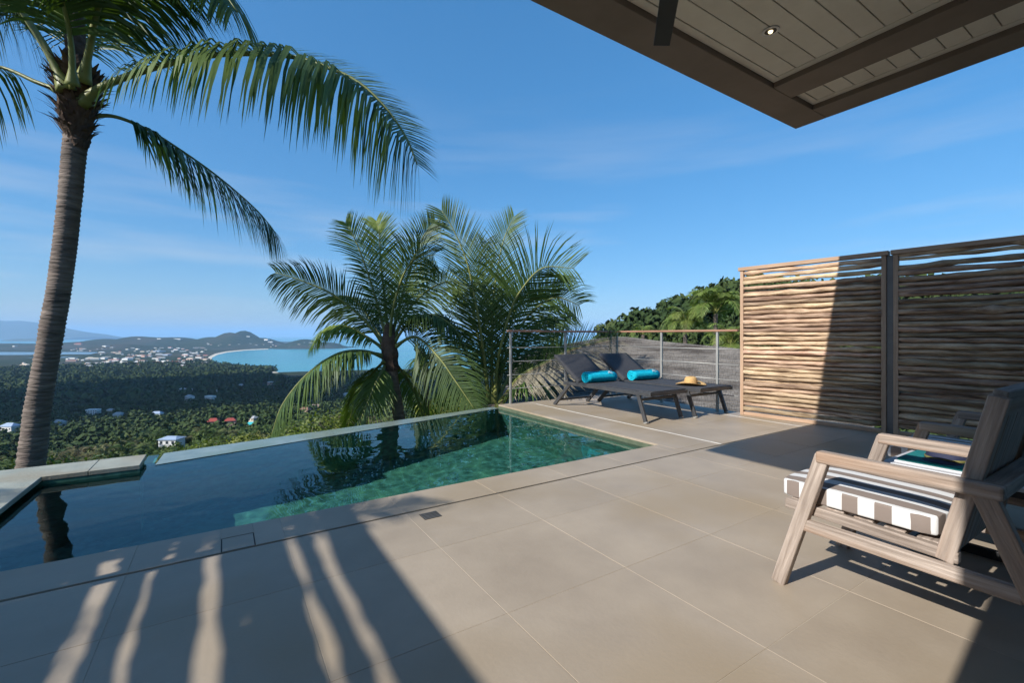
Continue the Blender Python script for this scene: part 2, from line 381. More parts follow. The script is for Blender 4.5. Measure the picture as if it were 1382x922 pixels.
# ---------------------------------------------------------------- house: pavilion roof over the camera, side wall, rear wall
RZ, RX0, RX1, RY0, RY1 = 2.85, -0.57, 4.322, -5.0, 2.054
roof = thing("pavilion_roof", ((RX0 + RX1) / 2, 0, RZ), "flat dark brown timber pavilion roof with pale boarded soffit above the terrace", "roof")
box("roof_deck", (RX0, RY0, RZ + .10), (RX1, RY1, RZ + .34), m_beam, roof, .004, 1)
def rbeam(lo, hi): box("beam", (*lo, RZ), (*hi, RZ + .0995), m_beam, roof, .003, 1)
rbeam((RX0, 1.804), (RX1, RY1)); rbeam((4.074, RY0), (RX1, 1.803)); rbeam((3.47, RY0), (3.732, 1.803)); rbeam((RX0, RY0), (RX0 + .25, 1.803))
rbeam((RX0 + .251, -2.2), (3.469, -1.95))
SZ = RZ + .042
def soffit(xa, xb, ya, yb):
    bw = .055
    for lo, hi in (((xa, yb - bw), (xb, yb)), ((xa, ya), (xa + bw, yb - bw - .001)), ((xb - bw, ya), (xb, yb - bw - .001))):
        box("soffit_trim", (*lo, SZ - .004), (*hi, SZ + .03), m_soffit, roof, .002, 1)
    w = .128; y = yb - bw - .004
    while y - w > ya:
        box("soffit_board", (xa + bw + .001, y - w + .006, SZ), (xb - bw - .001, y, SZ + .02), m_soffit, roof, .002, 1); y -= w
soffit(RX0 + .252, 3.468, -.6, 1.802); soffit(3.734, 4.072, -.6, 1.802)
box("soffit_panel", (RX0 + .251, -1.9, SZ + .031), (4.073, 1.803, SZ + .055), m_dark_slot, roof)
# recessed downlight
lp = P(1040, 41, F * (SZ - 1.0) / (HY - 41))
lamp = thing("recessed_downlight", (lp.x, lp.y, SZ), "small lit round downlight recessed in the pale soffit boards", "light")
def ring(name, r0, r1, z0, z1, m, parent, c, n=28):
    V = []; Fc = []
    for k in range(n):
        a = 2 * math.pi * k / n; ca, sa = math.cos(a), math.sin(a)
        V += [(c[0] + r1 * ca, c[1] + r1 * sa, z0), (c[0] + r0 * ca, c[1] + r0 * sa, z0), (c[0] + r0 * .8 * ca, c[1] + r0 * .8 * sa, z1), (c[0] + r1 * ca, c[1] + r1 * sa, z1)]
    for k in range(n):
        j = (k + 1) % n
        for q in range(3): Fc.append((k * 4 + q, k * 4 + q + 1, j * 4 + q + 1, j * 4 + q))
    return obj(name, mesh_data(name, V, Fc, m, False), parent)
ring("trim_ring", .036, .05, SZ - .006, SZ - .0005, m_table, lamp, lp)
m_glow = bpy.data.materials.new("lamp_glow"); m_glow.use_nodes = True
pb = m_glow.node_tree.nodes["Principled BSDF"]; pb.inputs['Emission Color'].default_value = (1.0, 0.78, 0.45, 1); pb.inputs['Emission Strength'].default_value = 1.3
bmv = bmesh.new(); bmesh.ops.create_uvsphere(bmv, u_segments=16, v_segments=8, radius=.014)
obj("bulb", bm_mesh("bulb", bmv, m_glow, True), lamp, Matrix.Translation((lp.x, lp.y, SZ - .004)))
bmv = bmesh.new(); bmesh.ops.create_cone(bmv, cap_ends=True, segments=24, radius1=.036, radius2=.036, depth=.004)
obj("reflector", bm_mesh("reflector", bmv, m_black), lamp, Matrix.Translation((lp.x, lp.y, SZ - .0025)))
# ceiling fan whose blade reaches into view
ft = P(893, 62, F * 1.55 / 391.0); fb = P(903, 0, F * 1.55 / 453.0)
fdir = (fb - ft).normalized(); fc = ft + fdir * 0.66
fan = thing("ceiling_fan", (fc.x, fc.y, SZ), "dark ceiling fan with flat blades hanging under the pavilion soffit", "fan")
tube_obj("down_rod", [(fc.x, fc.y, SZ + .01), (fc.x, fc.y, 2.6)], .018, m_black, fan)
bmv = bmesh.new(); bmesh.ops.create_cone(bmv, cap_ends=True, segments=24, radius1=.07, radius2=.1, depth=.11)
obj("motor_housing", bm_mesh("motor_housing", bmv, m_black), fan, Matrix.Translation((fc.x, fc.y, 2.57)))
for k in range(3):
    q = Matrix.Rotation(k * 2 * math.pi / 3, 3, 'Z') @ (-fdir)
    a = fc.copy(); a.z = 2.555
    b_ = beam("blade", a + q * .09, a + q * .66, .085, .008, m_black, fan, bev=.003)
    b_.matrix_basis = b_.matrix_basis @ Matrix.Rotation(R(9), 4, 'X')
# house walls that close the terrace behind the camera
hw = thing("house_wall", (-.5, -2.5, 0), "pale plastered house wall closing the terrace behind", "wall")
box("side_wall", (-.67, -5, -.002), (-.57, .2, RZ + .33), m_plaster, hw)
box("rear_wall", (-.56, -5.1, -.002), (RX1, -4.95, RZ - .001), m_plaster, hw)
# ---------------------------------------------------------------- branch screens
rf = random.Random(11)
def screen(P0, ang, spans, label, group, mirror=1, seed=1, height=1.86, gappy=(0.86, 1.0), holes=None, wob=.011):
    """screen of peeled branches: spans = [(t0, t1)], t runs along (sin, -cos) of ang"""
    rl = random.Random(seed)
    T = Vector((math.sin(ang), -math.cos(ang), 0)); N = Vector((-math.cos(ang), -math.sin(ang), 0))
    def at(t, o, z): return Vector(P0) + T * t + N * o + Vector((0, 0, z))
    for si, (t0, t1) in enumerate(spans):
        sc_ = thing("branch_screen", at((t0 + t1) / 2, 0, 0), label[si], "screen", group)
        beam("post", at(t0 + .02, 0, .0), at(t0 + .02, 0, height - .046), .05, .04, m_frame_wood, sc_, up=T, bev=.003)
        beam("post", at(t1 - .02, 0, .0), at(t1 - .02, 0, height - .046), .05, .04, m_frame_wood, sc_, up=T, bev=.003)
        beam("top_rail", at(t0 - .02, 0, height - .022), at(t1 + .02, 0, height - .022), .075, .044, m_frame_wood, sc_, bev=.003)
        beam("bottom_rail", at(t0 + .041, 0, .022), at(t1 - .041, 0, .022), .05, .04, m_frame_wood, sc_, bev=.003)
        z = .062; z_end = height - .07
        while z < z_end:
            rd = rl.uniform(.023, .032) if holes else rl.uniform(.018, .027)
            zc = z + rd
            pts, rads = [], []
            ph = rl.uniform(0, 100); nseg = 13; slope = rl.uniform(-1.4, 1.4) * wob
            knots = [rl.random() for _ in range(5)]
            for k in range(nseg + 1):
                s = k / nseg; tt = t0 + .036 + (t1 - t0 - .072) * s
                wz = wob * mnoise.noise(Vector((s * 4.5, ph, 1))) + slope * (s - .5)
                wo = .012 * mnoise.noise(Vector((s * 3.5, ph, 7)))
                rr = rd * (1.0 + .16 * mnoise.noise(Vector((s * 9, ph, 3)))) * (1.12 - .24 * s if ph > 50 else .88 + .24 * s)
                for kn in knots:
                    if abs(s - kn) < .035: rr *= 1.22
                pts.append(at(tt, wo, zc + wz)); rads.append(rr)
            # local frame with X along the branch so the bark grain follows it
            M = Matrix((T, N, Vector((0, 0, 1)))).transposed().to_4x4(); M.translation = at((t0 + t1) / 2, 0, zc)
            Mi = M.inverted()
            Vv, Ff = tube([Mi @ p for p in pts], rads, 8)
            FRONT = obj("branch", mesh_data("branch", Vv, Ff, m_branch, True), sc_, M)
            if holes is None and z / z_end < .84 and rl.random() < .93:
                # second layer behind, staggered by half a branch
                M2 = Matrix.Translation(-N * .042 + Vector((0, 0, rd + .008 + rl.uniform(-.006, .006)))) @ M @ Matrix.Rotation(R(180), 4, 'Y')
                obj("branch", FRONT.data, sc_, M2)
            gap = rl.uniform(-.001, .008) if holes else rl.uniform(.006, .016)
            if holes is None and z / z_end > gappy[0] and rl.random() < .6: gap += rl.uniform(.014, .026)
            elif holes is None and rl.random() < .10: gap += rl.uniform(.008, .02)
            for hz0, hg in (holes or ()):
                if z < hz0 <= zc + rd + gap: gap = hg
            z = zc + rd + gap
    return at
FA = R(6.0)
at_f = screen((5.544, 3.284, 0), FA, [(0.0, 1.457), (1.513, 3.0), (3.06, 4.5)],
   ["branch screen panel standing where the sun deck railing ends", "branch screen panel behind the teak armchairs", "branch screen panel furthest from the sun deck railing"], "branch screens along the terrace", seed=5)
for tpost in (1.485, 3.03):
    pst = thing("screen_post", at_f(tpost, 0, 0), ("grey steel post between the sunlit and shaded branch screens" if tpost < 2 else "grey steel post at the house end of the branch screens"), "post")
    beam("shaft", at_f(tpost, -.02, 0), at_f(tpost, -.02, 1.81), .06, .052, m_steel_dark, pst, up=Vector((math.sin(FA), -math.cos(FA), 0)), bev=.002)
    beam("base_plate", at_f(tpost, -.02, .004), at_f(tpost, -.02, .010), .11, .05, m_steel_dark, pst, up=Vector((math.sin(FA), -math.cos(FA), 0)), bev=.001)
at_l = screen((-2.08, 2.92, 0), 0.0, [(0.0, .60), (.605, 2.1), (2.105, 3.4)],
   ["narrow branch screen panel on the house side of the pool end", "wide branch screen panel facing the pool side row", "branch screen panel beside the house wall"], "branch screens on the sunny side", seed=23, holes=[(.80, .02), (1.12, .055), (1.245, .03), (1.37, .055), (1.60, .035), (1.68, .04)], wob=.004)
# ---------------------------------------------------------------- railing
rail = thing("terrace_railing", (4.6, DB - .02, 0), "slim steel railing with timber handrail round the sun deck corner", "railing")
RT = 1.065
ca, cb, ccn = Vector((3.50, DB - .03, RT)), Vector((5.66, DB - .03, RT)), Vector((5.545, 3.32, RT))
beam("handrail", ca, cb, .05, .03, m_rail_wood, rail, bev=.008)
beam("handrail", cb + Vector((0, .025, 0)), ccn, .05, .03, m_rail_wood, rail, bev=.008)
def post(p): beam("post", (p.x, p.y, -.001), (p.x, p.y, RT - .014), .03, .03, m_rail_steel, rail, up=(0, 1, 0), bev=.003)
pa = [Vector((3.56, DB - .03, 0)), Vector((4.588, DB - .03, 0)), Vector((5.58, DB - .03, 0))]
dirr = (ccn - cb); 
pb_ = [cb + dirr * f for f in (.03, .455, .87)]
for p in pa + pb_: post(p)
for z in (.82, .62, .42, .22):
    tube_obj("rod", [(3.50, DB - .03, z), (5.63, DB - .03, z)], .0045, m_rail_steel, rail, 6)
    a, b = Vector((cb.x, cb.y, z)), Vector((ccn.x, ccn.y, z))
    tube_obj("rod", [a, b], .0055, m_rail_steel, rail, 6)
# ---------------------------------------------------------------- sun loungers, towels, hat
def lounger(x0, x1, vf, label):
    """x0..x1 width, vf = Y of the foot end"""
    o = vf - 3.44
    t = thing("sun_lounger", ((x0 + x1) / 2, vf + 1.0, 0), label, "sun lounger", "sun loungers by the pool")
    zr = .335; hw_ = .035
    for x_, s in ((x0, 1), (x1, -1)):
        beam("side_rail", (x_, 3.44 + o, zr), (x_, 4.98 + o, zr), .03, .045, m_alu, t)
        fl = beam("leg", (x_, 3.515 + o, 0), (x_, 3.63 + o, zr - .015), .03, .045, m_alu, t, up=(0, 1, 0))
        beam("foot_cap", (x_, 3.512 + o, 0.0005), (x_, 3.518 + o, .016), .034, .05, m_rail_steel, fl, up=(0, 1, 0), bev=.002)
        rl_ = beam("leg", (x_, 5.20 + o, 0), (x_, 4.86 + o, zr - .015), .03, .05, m_alu, t, up=(0, 1, 0))
        beam("back_rail", (x_ + s * .032, 4.70 + o, zr + .018), (x_ + s * .032, 5.225 + o, .70), .028, .035, m_alu, t)
        beam("strut", (x_ + s * .034, 5.02 + o, .545), (x_ + s * .034, 4.93 + o, .345), .016, .02, m_alu, t, up=(0, 1, 0))
    for vv, zz in ((3.455 + o, zr), (4.97 + o, zr - .01)):
        beam("cross_bar", (x0 + .016, vv, zz), (x1 - .016, vv, zz), .03, .04, m_alu, t)
    beam("cross_bar", (x0 + .05, 5.215 + o, .695), (x1 - .05, 5.215 + o, .695), .03, .03, m_alu, t)
    beam("rear_stretcher", (x0 + .016, 5.10 + o, .085), (x1 - .016, 5.10 + o, .085), .025, .03, m_alu, t)
    beam("front_stretcher", (x0 + .016, 3.6 + o, .26), (x1 - .016, 3.6 + o, .26), .02, .03, m_alu, t)
    def sling(name, p0, p1, sag, up):
        V, Fc = [], []; nx, ny = 8, 14
        for top in (1, 0):
            for j in range(ny + 1):
                f = j / ny; c = Vector(p0).lerp(Vector(p1), f)
                for i in range(nx + 1):
                    g = i / nx
                    V.append(Vector((x0 + .012 + (x1 - x0 - .024) * g, c.y, c.z)) + Vector(up) * (.006 * top - sag * math.sin(math.pi * g) * math.sin(math.pi * min(1, max(0, f)))))
        m_ = (nx + 1) * (ny + 1)
        for j in range(ny):
            for i in range(nx):
                a = j * (nx + 1) + i
                Fc.append((a, a + 1, a + nx + 2, a + nx + 1)); Fc.append((m_ + a, m_ + a + nx + 1, m_ + a + nx + 2, m_ + a + 1))
        for j in range(ny):
            a = j * (nx + 1); Fc.append((a, a + nx + 1, m_ + a + nx + 1, m_ + a)); a += nx; Fc.append((a, m_ + a, m_ + a + nx + 1, a + nx + 1))
        for i in range(nx):
            Fc.append((i, m_ + i, m_ + i + 1, i + 1)); a = ny * (nx + 1) + i; Fc.append((a, a + 1, m_ + a + 1, m_ + a))
        obj(name, mesh_data(name, V, Fc, m_sling, True), t)
    sling("seat_sling", (0, 3.445 + o, zr + .024), (0, 4.70 + o, zr + .024), .014, (0, 0, 1))
    bd = Vector((0, 5.225 - 4.70, .70 - zr - .018)).normalized(); bu = Vector((0, -bd.z, bd.y))
    sling("back_sling", Vector((0, 4.695 + o, zr + .026)) + bu * .012, Vector((0, 5.235 + o, .706)) + bu * .012, .012, bu)
    return t
lounger(4.05, 4.675, 3.44, "charcoal sun lounger beside the pool edge with raised back and turquoise towel only")
lounger(4.835, 5.475, 3.36, "charcoal sun lounger beside the railing with towel and a straw hat on its foot")
def towel(xa, xb, y, z, rad, label, seed):
    rr = random.Random(seed)
    t = thing("rolled_towel", ((xa + xb) / 2, y, z - rad), label, "towel", "rolled pool towels")
    n, m = 40, 20
    V, Fc = [], []
    turns = 3.2; N = 120; th = rad * .86 / turns
    # spiral sheet extruded along the roll
    prof = []
    for i in range(N):
        a = 2 * math.pi * turns * i / (N - 1); r_ = rad * .12 + (rad - rad * .12) * (i / (N - 1))
        prof.append((math.cos(a) * r_ * 1.06, math.sin(a) * r_ * .95 - .003, r_))
    for side in (0, 1):
        for i, (cx_, cz_, r_) in enumerate(prof):
            dn = Vector((cx_, cz_)).normalized() * (-th * .42 if side else th * .42)
            for k in range(9):
                f = k / 8; xx = xa + (xb - xa) * f + (.007 * mnoise.noise(Vector((i * .05, f * 3, seed))) if k in (0, 8) else 0)
                w_ = 1 + .05 * mnoise.noise(Vector((f * 4, i * .04, seed + 3)))
                V.append((xx, y + (cx_ + dn.x) * w_, z + (cz_ + dn.y) * w_))
    s_ = N * 9
    for i in range(N - 1):
        for k in range(8):
            a = i * 9 + k; Fc.append((a, a + 1, a + 10, a + 9)); Fc.append((s_ + a, s_ + a + 9, s_ + a + 10, s_ + a + 1))
        Fc.append((i * 9, i * 9 + 9, s_ + i * 9 + 9, s_ + i * 9)); Fc.append((i * 9 + 8, s_ + i * 9 + 8, s_ + i * 9 + 17, i * 9 + 17))
    e = (N - 1) * 9
    for k in range(8): Fc.append((e + k, e + k + 1, s_ + e + k + 1, s_ + e + k))
    obj("roll", mesh_data("roll", V, Fc, m_towel, True), t)
    # small white woven emblem: two short wavy bars
    for q in range(3):
        pts = []
        for k in range(7):
            f = k / 6; an = R(38 + q * 11); xx = xb - .16 + .085 * f * (1 - .15 * q) + q * .01
            rz = rad * 1.05 + .002
            an2 = an + .10 * math.sin(f * 6.28)
            pts.append((xx, y - math.cos(an2) * rz, z + math.sin(an2) * rz * .95))
        tube_obj("woven_emblem", pts, .0028, m_white, t, 6)
towel(4.11, 4.63, 4.60, .435, .075, "rolled turquoise towel on the lounger beside the pool edge", 3)
towel(4.88, 5.41, 4.50, .433, .072, "rolled turquoise towel on the lounger with the straw hat", 8)
hc = Vector((5.11, 3.70, .362))
hat = thing("straw_hat", hc, "straw sun hat with dark band on the foot of a lounger", "hat")
def lathe(name, prof, c, m, parent, n=36, sy=1.0, wob=None, rot=0.0):
    V, Fc = [], []
    for (r_, z_) in prof:
        for k in range(n):
            a = 2 * math.pi * k / n; w_ = wob(r_, a) if wob else 0
            x_, y_ = math.cos(a) * r_, math.sin(a) * r_ * sy
            V.append((c.x + x_ * math.cos(rot) - y_ * math.sin(rot), c.y + x_ * math.sin(rot) + y_ * math.cos(rot), c.z + z_ + w_))
    for i in range(len(prof) - 1):
        for k in range(n): Fc.append((i * n + k, i * n + (k + 1) % n, (i + 1) * n + (k + 1) % n, (i + 1) * n + k))
    return obj(name, mesh_data(name, V, Fc, m, True), parent)
wb = lambda r_, a: (.016 * math.sin(2 * a + .6) * max(0, (r_ - .09) / .1)) + (.01 * max(0, (r_ - .1) / .1))
lathe("brim", [(.085, .004), (.12, .004), (.16, .006), (.198, .012), (.2, .015), (.198, .017), (.16, .011), (.12, .009), (.085, .010)], hc, m_straw, hat, wob=wb, sy=.9)
lathe("crown", [(.094, .006), (.093, .03), (.09, .06), (.082, .088), (.066, .104), (.045, .108), (.022, .099), (.001, .096)], hc, m_straw, hat, sy=.88, rot=.4)
lathe("hat_band", [(.0955, .010), (.0965, .012), (.0955, .028), (.0945, .030)], hc, m_hatband, hat, sy=.885, rot=.4)
# ---------------------------------------------------------------- teak armchairs, cushions, side table
def stripe_mat(name, axis):
    m = bpy.data.materials.new(name); m.use_nodes = True; nt = m.node_tree; Lk = nt.links.new
    b = nt.nodes["Principled BSDF"]; b.inputs['Roughness'].default_value = .9; b.inputs['Specular IOR Level'].default_value = .15
    tc_ = nt.nodes.new("ShaderNodeTexCoord"); s_ = nt.nodes.new("ShaderNodeSeparateXYZ"); Lk(tc_.outputs['Object'], s_.inputs[0])
    a = nt.nodes.new("ShaderNodeMath"); a.operation = 'MULTIPLY_ADD'; a.inputs[1].default_value = 10.0; a.inputs[2].default_value = 50.75
    Lk(s_.outputs[axis], a.inputs[0])
    fr = nt.nodes.new("ShaderNodeMath"); fr.operation = 'FRACT'; Lk(a.outputs[0], fr.inputs[0])
    st = nt.nodes.new("ShaderNodeMath"); st.operation = 'GREATER_THAN'; st.inputs[1].default_value = .5; Lk(fr.outputs[0], st.inputs[0])
    mx = nt.nodes.new("ShaderNodeMixRGB"); mx.inputs[1].default_value = (.64, .63, .62, 1); mx.inputs[2].default_value = (.23, .185, .16, 1); Lk(st.outputs[0], mx.inputs[0])
    Lk(mx.outputs[0], b.inputs['Base Color'])
    nb = nt.nodes.new("ShaderNodeTexNoise"); nb.inputs['Scale'].default_value = 350; Lk(tc_.outputs['Object'], nb.inputs['Vector'])
    bp = nt.nodes.new("ShaderNodeBump"); bp.inputs['Strength'].default_value = .15; bp.inputs['Distance'].default_value = .004; Lk(nb.outputs[0], bp.inputs['Height']); Lk(bp.outputs[0], b.inputs['Normal'])
    return m
m_st_x, m_st_y = stripe_mat("stripe_across", 'X'), stripe_mat("stripe_along", 'Y')
def cushion(x0, x1, y0, y1, z0, th, label):
    bm = bmesh.new(); bmesh.ops.create_cube(bm, size=1.0)
    sx_, sy_ = x1 - x0, y1 - y0
    bmesh.ops.scale(bm, vec=(sx_, sy_, th), verts=bm.verts)
    bmesh.ops.subdivide_edges(bm, edges=[e for e in bm.edges if abs((e.verts[0].co - e.verts[1].co).z) < .01], cuts=9, use_grid_fill=True)
    bm.normal_update()
    for v in bm.verts:
        fx, fy = abs(v.co.x) / (sx_ / 2), abs(v.co.y) / (sy_ / 2)
        puff = .010 * (1 - fx ** 4) * (1 - fy ** 4) + .002 * mnoise.noise(v.co * 9)
        if v.co.z > 0: v.co.z += puff
        rr = (max(fx, 0) ** 14) * (max(fy, 0) ** 14)
        v.co.x -= math.copysign(.014 * rr, v.co.x); v.co.y -= math.copysign(.014 * rr, v.co.y)
    sharp = [e for e in bm.edges if len(e.link_faces) == 2 and e.calc_face_angle(0) > .9]
    bmesh.ops.bevel(bm, geom=sharp, offset=.009, segments=3, affect='EDGES', profile=.6)
    bm.normal_update()
    for f in bm.faces: f.material_index = 1 if abs(f.normal.x) > .7 else 0
    me = bm_mesh("seat_cushion", bm, [m_st_x, m_st_y], True)
    o = obj("seat_cushion", me, None, Matrix.Translation(((x0 + x1) / 2, (y0 + y1) / 2, z0 + th / 2)))
    return tag(o, label, "cushion", "striped seat cushions")
def armchair(x0, x1, dy, label):
    t = thing("teak_armchair", ((x0 + x1) / 2, .58 + dy, 0), label, "armchair", "teak armchairs")
    tk = .036
    for x_, s in ((x0, 1), (x1, -1)):
        beam("leg", (x_, .968 + dy, 0), (x_, .805 + dy, .55), tk, .050, m_teak, t, up=(0, 1, 0), bev=.005)
        beam("leg", (x_, .175 + dy, 0), (x_, .385 + dy, .545), tk, .054, m_teak, t, up=(0, 1, 0), bev=.005)
        beam("armrest", (x_, .335 + dy, .542), (x_, .826 + dy, .542), tk + .010, .044, m_teak, t, bev=.008)
        beam("stretcher", (x_, .885 + dy, .268), (x_, .30 + dy, .262), tk - .006, .046, m_teak, t, bev=.005)
        xi = x_ + s * (tk / 2 + .016)
        beam("seat_rail", (xi, .955 + dy, .323), (xi, .44 + dy, .305), .030, .038, m_teak, t, bev=.004)
        beam("back_post", (xi, .475 + dy, .284), (xi, .352 + dy, .82), .032, .048, m_teak, t, up=(0, 1, 0), bev=.005)
    xa, xb = x0 + tk / 2 + .032, x1 - tk / 2 - .032
    def across(name, y_, z_, w_, h_, up=(0, 0, 1), a=xa, b=xb): beam(name, (a, y_ + dy, z_), (b, y_ + dy, z_), w_, h_, m_teak, t, up=up, bev=.004)
    across("rear_rail", .365, .54, .055, .042, a=x0 + tk / 2 + .007, b=x1 - tk / 2 - .007)
    across("front_rail", .93, .318, .03, .05)
    bdir = Vector((0, .352 - .475, .82 - .284)).normalized()
    across("top_slat", .362, .795, .034, .085, up=bdir)
    for k in range(5):
        across("seat_slat", .88 - .09 * k, .333 - .003 * k, .06, .018)
    nb_ = 4; w_ = (xb - xa) / nb_
    for k in range(nb_):
        c = xa + w_ * (k + .5)
        beam("back_board", (c, .471 + dy, .30), (c, .368 + dy, .752), w_ - .005, .02, m_teak, t, up=(0, 1, .23), bev=.002)
    return t
armchair(1.905, 2.475, 0, "weathered teak armchair standing half in sun at the terrace middle")
armchair(2.99, 3.60, 0, "weathered teak armchair in shade nearer the branch screens")
cushion(1.945, 2.435, .485, .99, .345, .066, "striped white and taupe cushion on the sunlit teak armchair")
cushion(3.03, 3.56, .485, .99, .345, .066, "striped white and taupe cushion on the shaded teak armchair")
tb = thing("side_table", (2.73, .55, 0), "small pale side table with black base between the two armchairs", "table")
box("table_top", (2.545, .30, .405), (2.92, .84, .425), m_table, tb, .003)
box("apron", (2.565, .32, .375), (2.90, .82, .4045), m_black, tb, .002)
for yy in (.33, .79): box("panel_leg", (2.60, yy, .04), (2.87, yy + .02, .3745), m_table, tb, .002)
for xx in (2.545, 2.89): box("base_rail", (xx, .30, 0), (xx + .03, .84, .0395), m_black, tb, .002)
tw = thing("folded_towel", (2.72, .62, .425), "flat teal towel folded on the small side table", "towel")
for k in range(2):
    box("fold", (2.562 + .006 * k, .46, .4255 + .013 * k), (2.88 - .004 * k, .80 - .01 * k, .4384 + .013 * k), (m_table if k == 0 else m_teal), tw, .005)
cp = Vector((2.70, .655, .4515))
cap = thing("navy_cap", cp, "navy cloth cap with olive band lying on the teal towel", "cap")
lathe("cap_crown", [(.07, 0), (.072, .012), (.066, .034), (.05, .052), (.025, .062), (.001, .065)], cp, m_navy, cap, wob=lambda r_, a: .006 * math.sin(3 * a))
lathe("cap_band", [(.0725, .002), (.0745, .004), (.0735, .012), (.0715, .013)], cp, m_olive, cap)
pk = []
V, Fc = [], []
for j in range(7):
    for i in range(9):
        a = -1.0 + 2.0 * i / 8; r_ = .068 + .055 * (j / 6) * math.cos(a * .9)
        V.append((cp.x - math.cos(a) * r_, cp.y + math.sin(a) * r_, cp.z + .012 - .008 * (j / 6) - .01 * abs(math.sin(a))))
for j in range(6):
    for i in range(8): q = j * 9 + i; Fc.append((q, q + 1, q + 10, q + 9))
pkm = obj("cap_peak", mesh_data("cap_peak", V, Fc, m_navy, True), cap)
so = pkm.modifiers.new("thickness", 'SOLIDIFY'); so.thickness = .003
# ---------------------------------------------------------------- terrain, sea
def lerp_tab(x, tab):
    xs = [t[0] for t in tab]; ys = [t[1] for t in tab]
    return np.interp(x, xs, ys)
SLOPE = [(0, -3.2), (6, -3.4), (10, -4.6), (20, -8.5), (60, -21), (120, -34), (200, -49), (300, -62), (500, -84), (800, -110), (1200, -129), (1700, -142), (2100, -147.2), (2600, -147.6), (70000, -147.6)]
RIDGE = [(760, -200), (800, -1), (830, 4.0), (900, 9.5), (950, 14.0), (1000, 17.5), (1100, 17.0), (1382, 15.0), (1900, 14.0)]
HILLS = [  # photo column, crest row, distance, half width in px, half depth m
    (321, 441, 6000, 20, 420), (352, 456, 5900, 24, 400), (286, 455, 6000, 24, 450), (236, 453.5, 6300, 34, 500), (190, 453.5, 6300, 26, 500), (150, 456, 6500, 30, 500),
    (412, 456.5, 5600, 26, 260), (445, 460, 5500, 12, 200), (115, 461, 5600, 45, 500), (30, 463, 5600, 60, 400), (172, 462, 5000, 26, 300), (-80, 461, 5600, 60, 400), (70, 480, 3300, 60, 240), (-20, 481, 3200, 60, 240)]
def terr(r, d):
    r = np.asarray(r, float); d = np.asarray(d, float)
    D = np.hypot(r, d); z = lerp_tab(D, SLOPE)
    ang = np.arctan2(r, np.maximum(d, 1e-6)); ang = np.where(d <= 0, np.where(r > 0, 1.5, -1.5), ang)
    az = CX + F * np.tan(np.clip(ang, -1.15, 1.15))
    tgt = lerp_tab(az, RIDGE) - 7.0
    win = np.exp(-((D - 150) / 55.0) ** 2) * np.clip((az - 760) / 60.0, 0, 1)
    z = z + win * np.maximum(tgt - z, 0)
    back = (d <= 0) | (np.abs(ang) > 1.15)
    for cx_, cy_, dd, sw, sd in HILLS:
        rc = (cx_ - CX) / F * dd; top = 1.0 - (cy_ - HY) / F * dd
        g = np.exp(-((r - rc) / (sw * dd / F * 1.1)) ** 2 - ((d - dd) / sd) ** 2)
        g = np.where(back, 0, g)
        z = np.maximum(z, z + g * (top - z))
    rough = 3.0 * np.sin(r * .021 + 1.3) * np.sin(d * .017 + .4) + 2.0 * np.sin(r * .053) * np.cos(d * .047)
    z = z + rough * np.clip((D - 40) / 150, 0, 1) * np.clip((1900 - D) / 600, 0, 1)
    return z
def forest_mat(name, dark, mid, light, s1, s2):
    return mat(name, dark, light, rough=.9, scale=s1, detail=8, mid=mid, c2=(.10, .085, .05), scale2=s2, spec=.1)
m_ground = mat("slope_ground", (.02, .033, .013), (.06, .066, .028), rough=.95, scale=.03, detail=10, c2=(.06, .056, .036), scale2=.0016, spec=.1, mid=(.022, .036, .015))
NA, ND = 300, 150
angs = np.concatenate([np.linspace(-math.pi, -1.0, 30, endpoint=False), np.linspace(-1.0, 1.0, NA - 60), np.linspace(1.0, math.pi, 31)[1:-1]])
NA = len(angs)
dist = np.concatenate([[1.0], np.geomspace(5.0, 9000, ND - 16), np.geomspace(9600, 70000, 15)])
V, Fc = [], []
for di in dist:
    rr = np.sin(angs) * di; dd = np.cos(angs) * di; zz = terr(rr, dd)
    for k in range(NA): V.append(W(rr[k], dd[k], zz[k]))
for i in range(len(dist) - 1):
    for k in range(NA):
        j = (k + 1) % NA; Fc.append((i * NA + k, i * NA + j, (i + 1) * NA + j, (i + 1) * NA + k))
ground = obj("ground", mesh_data("ground", V, Fc, m_ground, True)); tag(ground, kind="structure")
SEA = -146.5
def S(x_, y_, z=SEA): return G(x_, y_, z)
def sheet(name, px, z, m):
    return tag(obj(name, mesh_data(name, [S(a, b, z) for a, b in px], [tuple(range(len(px)))], m)), kind="structure")
def water_mat(name, c0, c1, sc):
    m = mat(name, c0, c1, rough=.22, scale=sc, detail=4, bump=.35, bscale=.05, spec=.5); return m
m_sea = water_mat("sea_water", (.015, .19, .24), (.03, .27, .29), .0006)
m_lagoon = water_mat("lagoon_water", (.10, .17, .22), (.13, .21, .26), .001)
m_sand = mat("sand", (.5, .44, .34), (.62, .56, .46), rough=.9, scale=.02)
bay = [(1500, 640), (1000, 578), (800, 556), (700, 545), (590, 532), (520, 525.5), (450, 520), (395, 517), (372, 512), (362, 505.5), (368, 502), (374, 503), (371, 498.5), (352, 496.5), (330, 496), (306, 494.5), (290, 491.5), (281, 487.5), (284, 482), (292, 478), (306, 475), (330, 472.6), (360, 471.2), (395, 470), (430, 468.6), (452, 467)]
sea_outer = [(462, 464.5), (450, 462.5), (420, 461.5), (300, 461), (200, 461.2), (120, 462), (85, 463.4), (40, 464.2), (-40, 464.6), (-400, 465)]
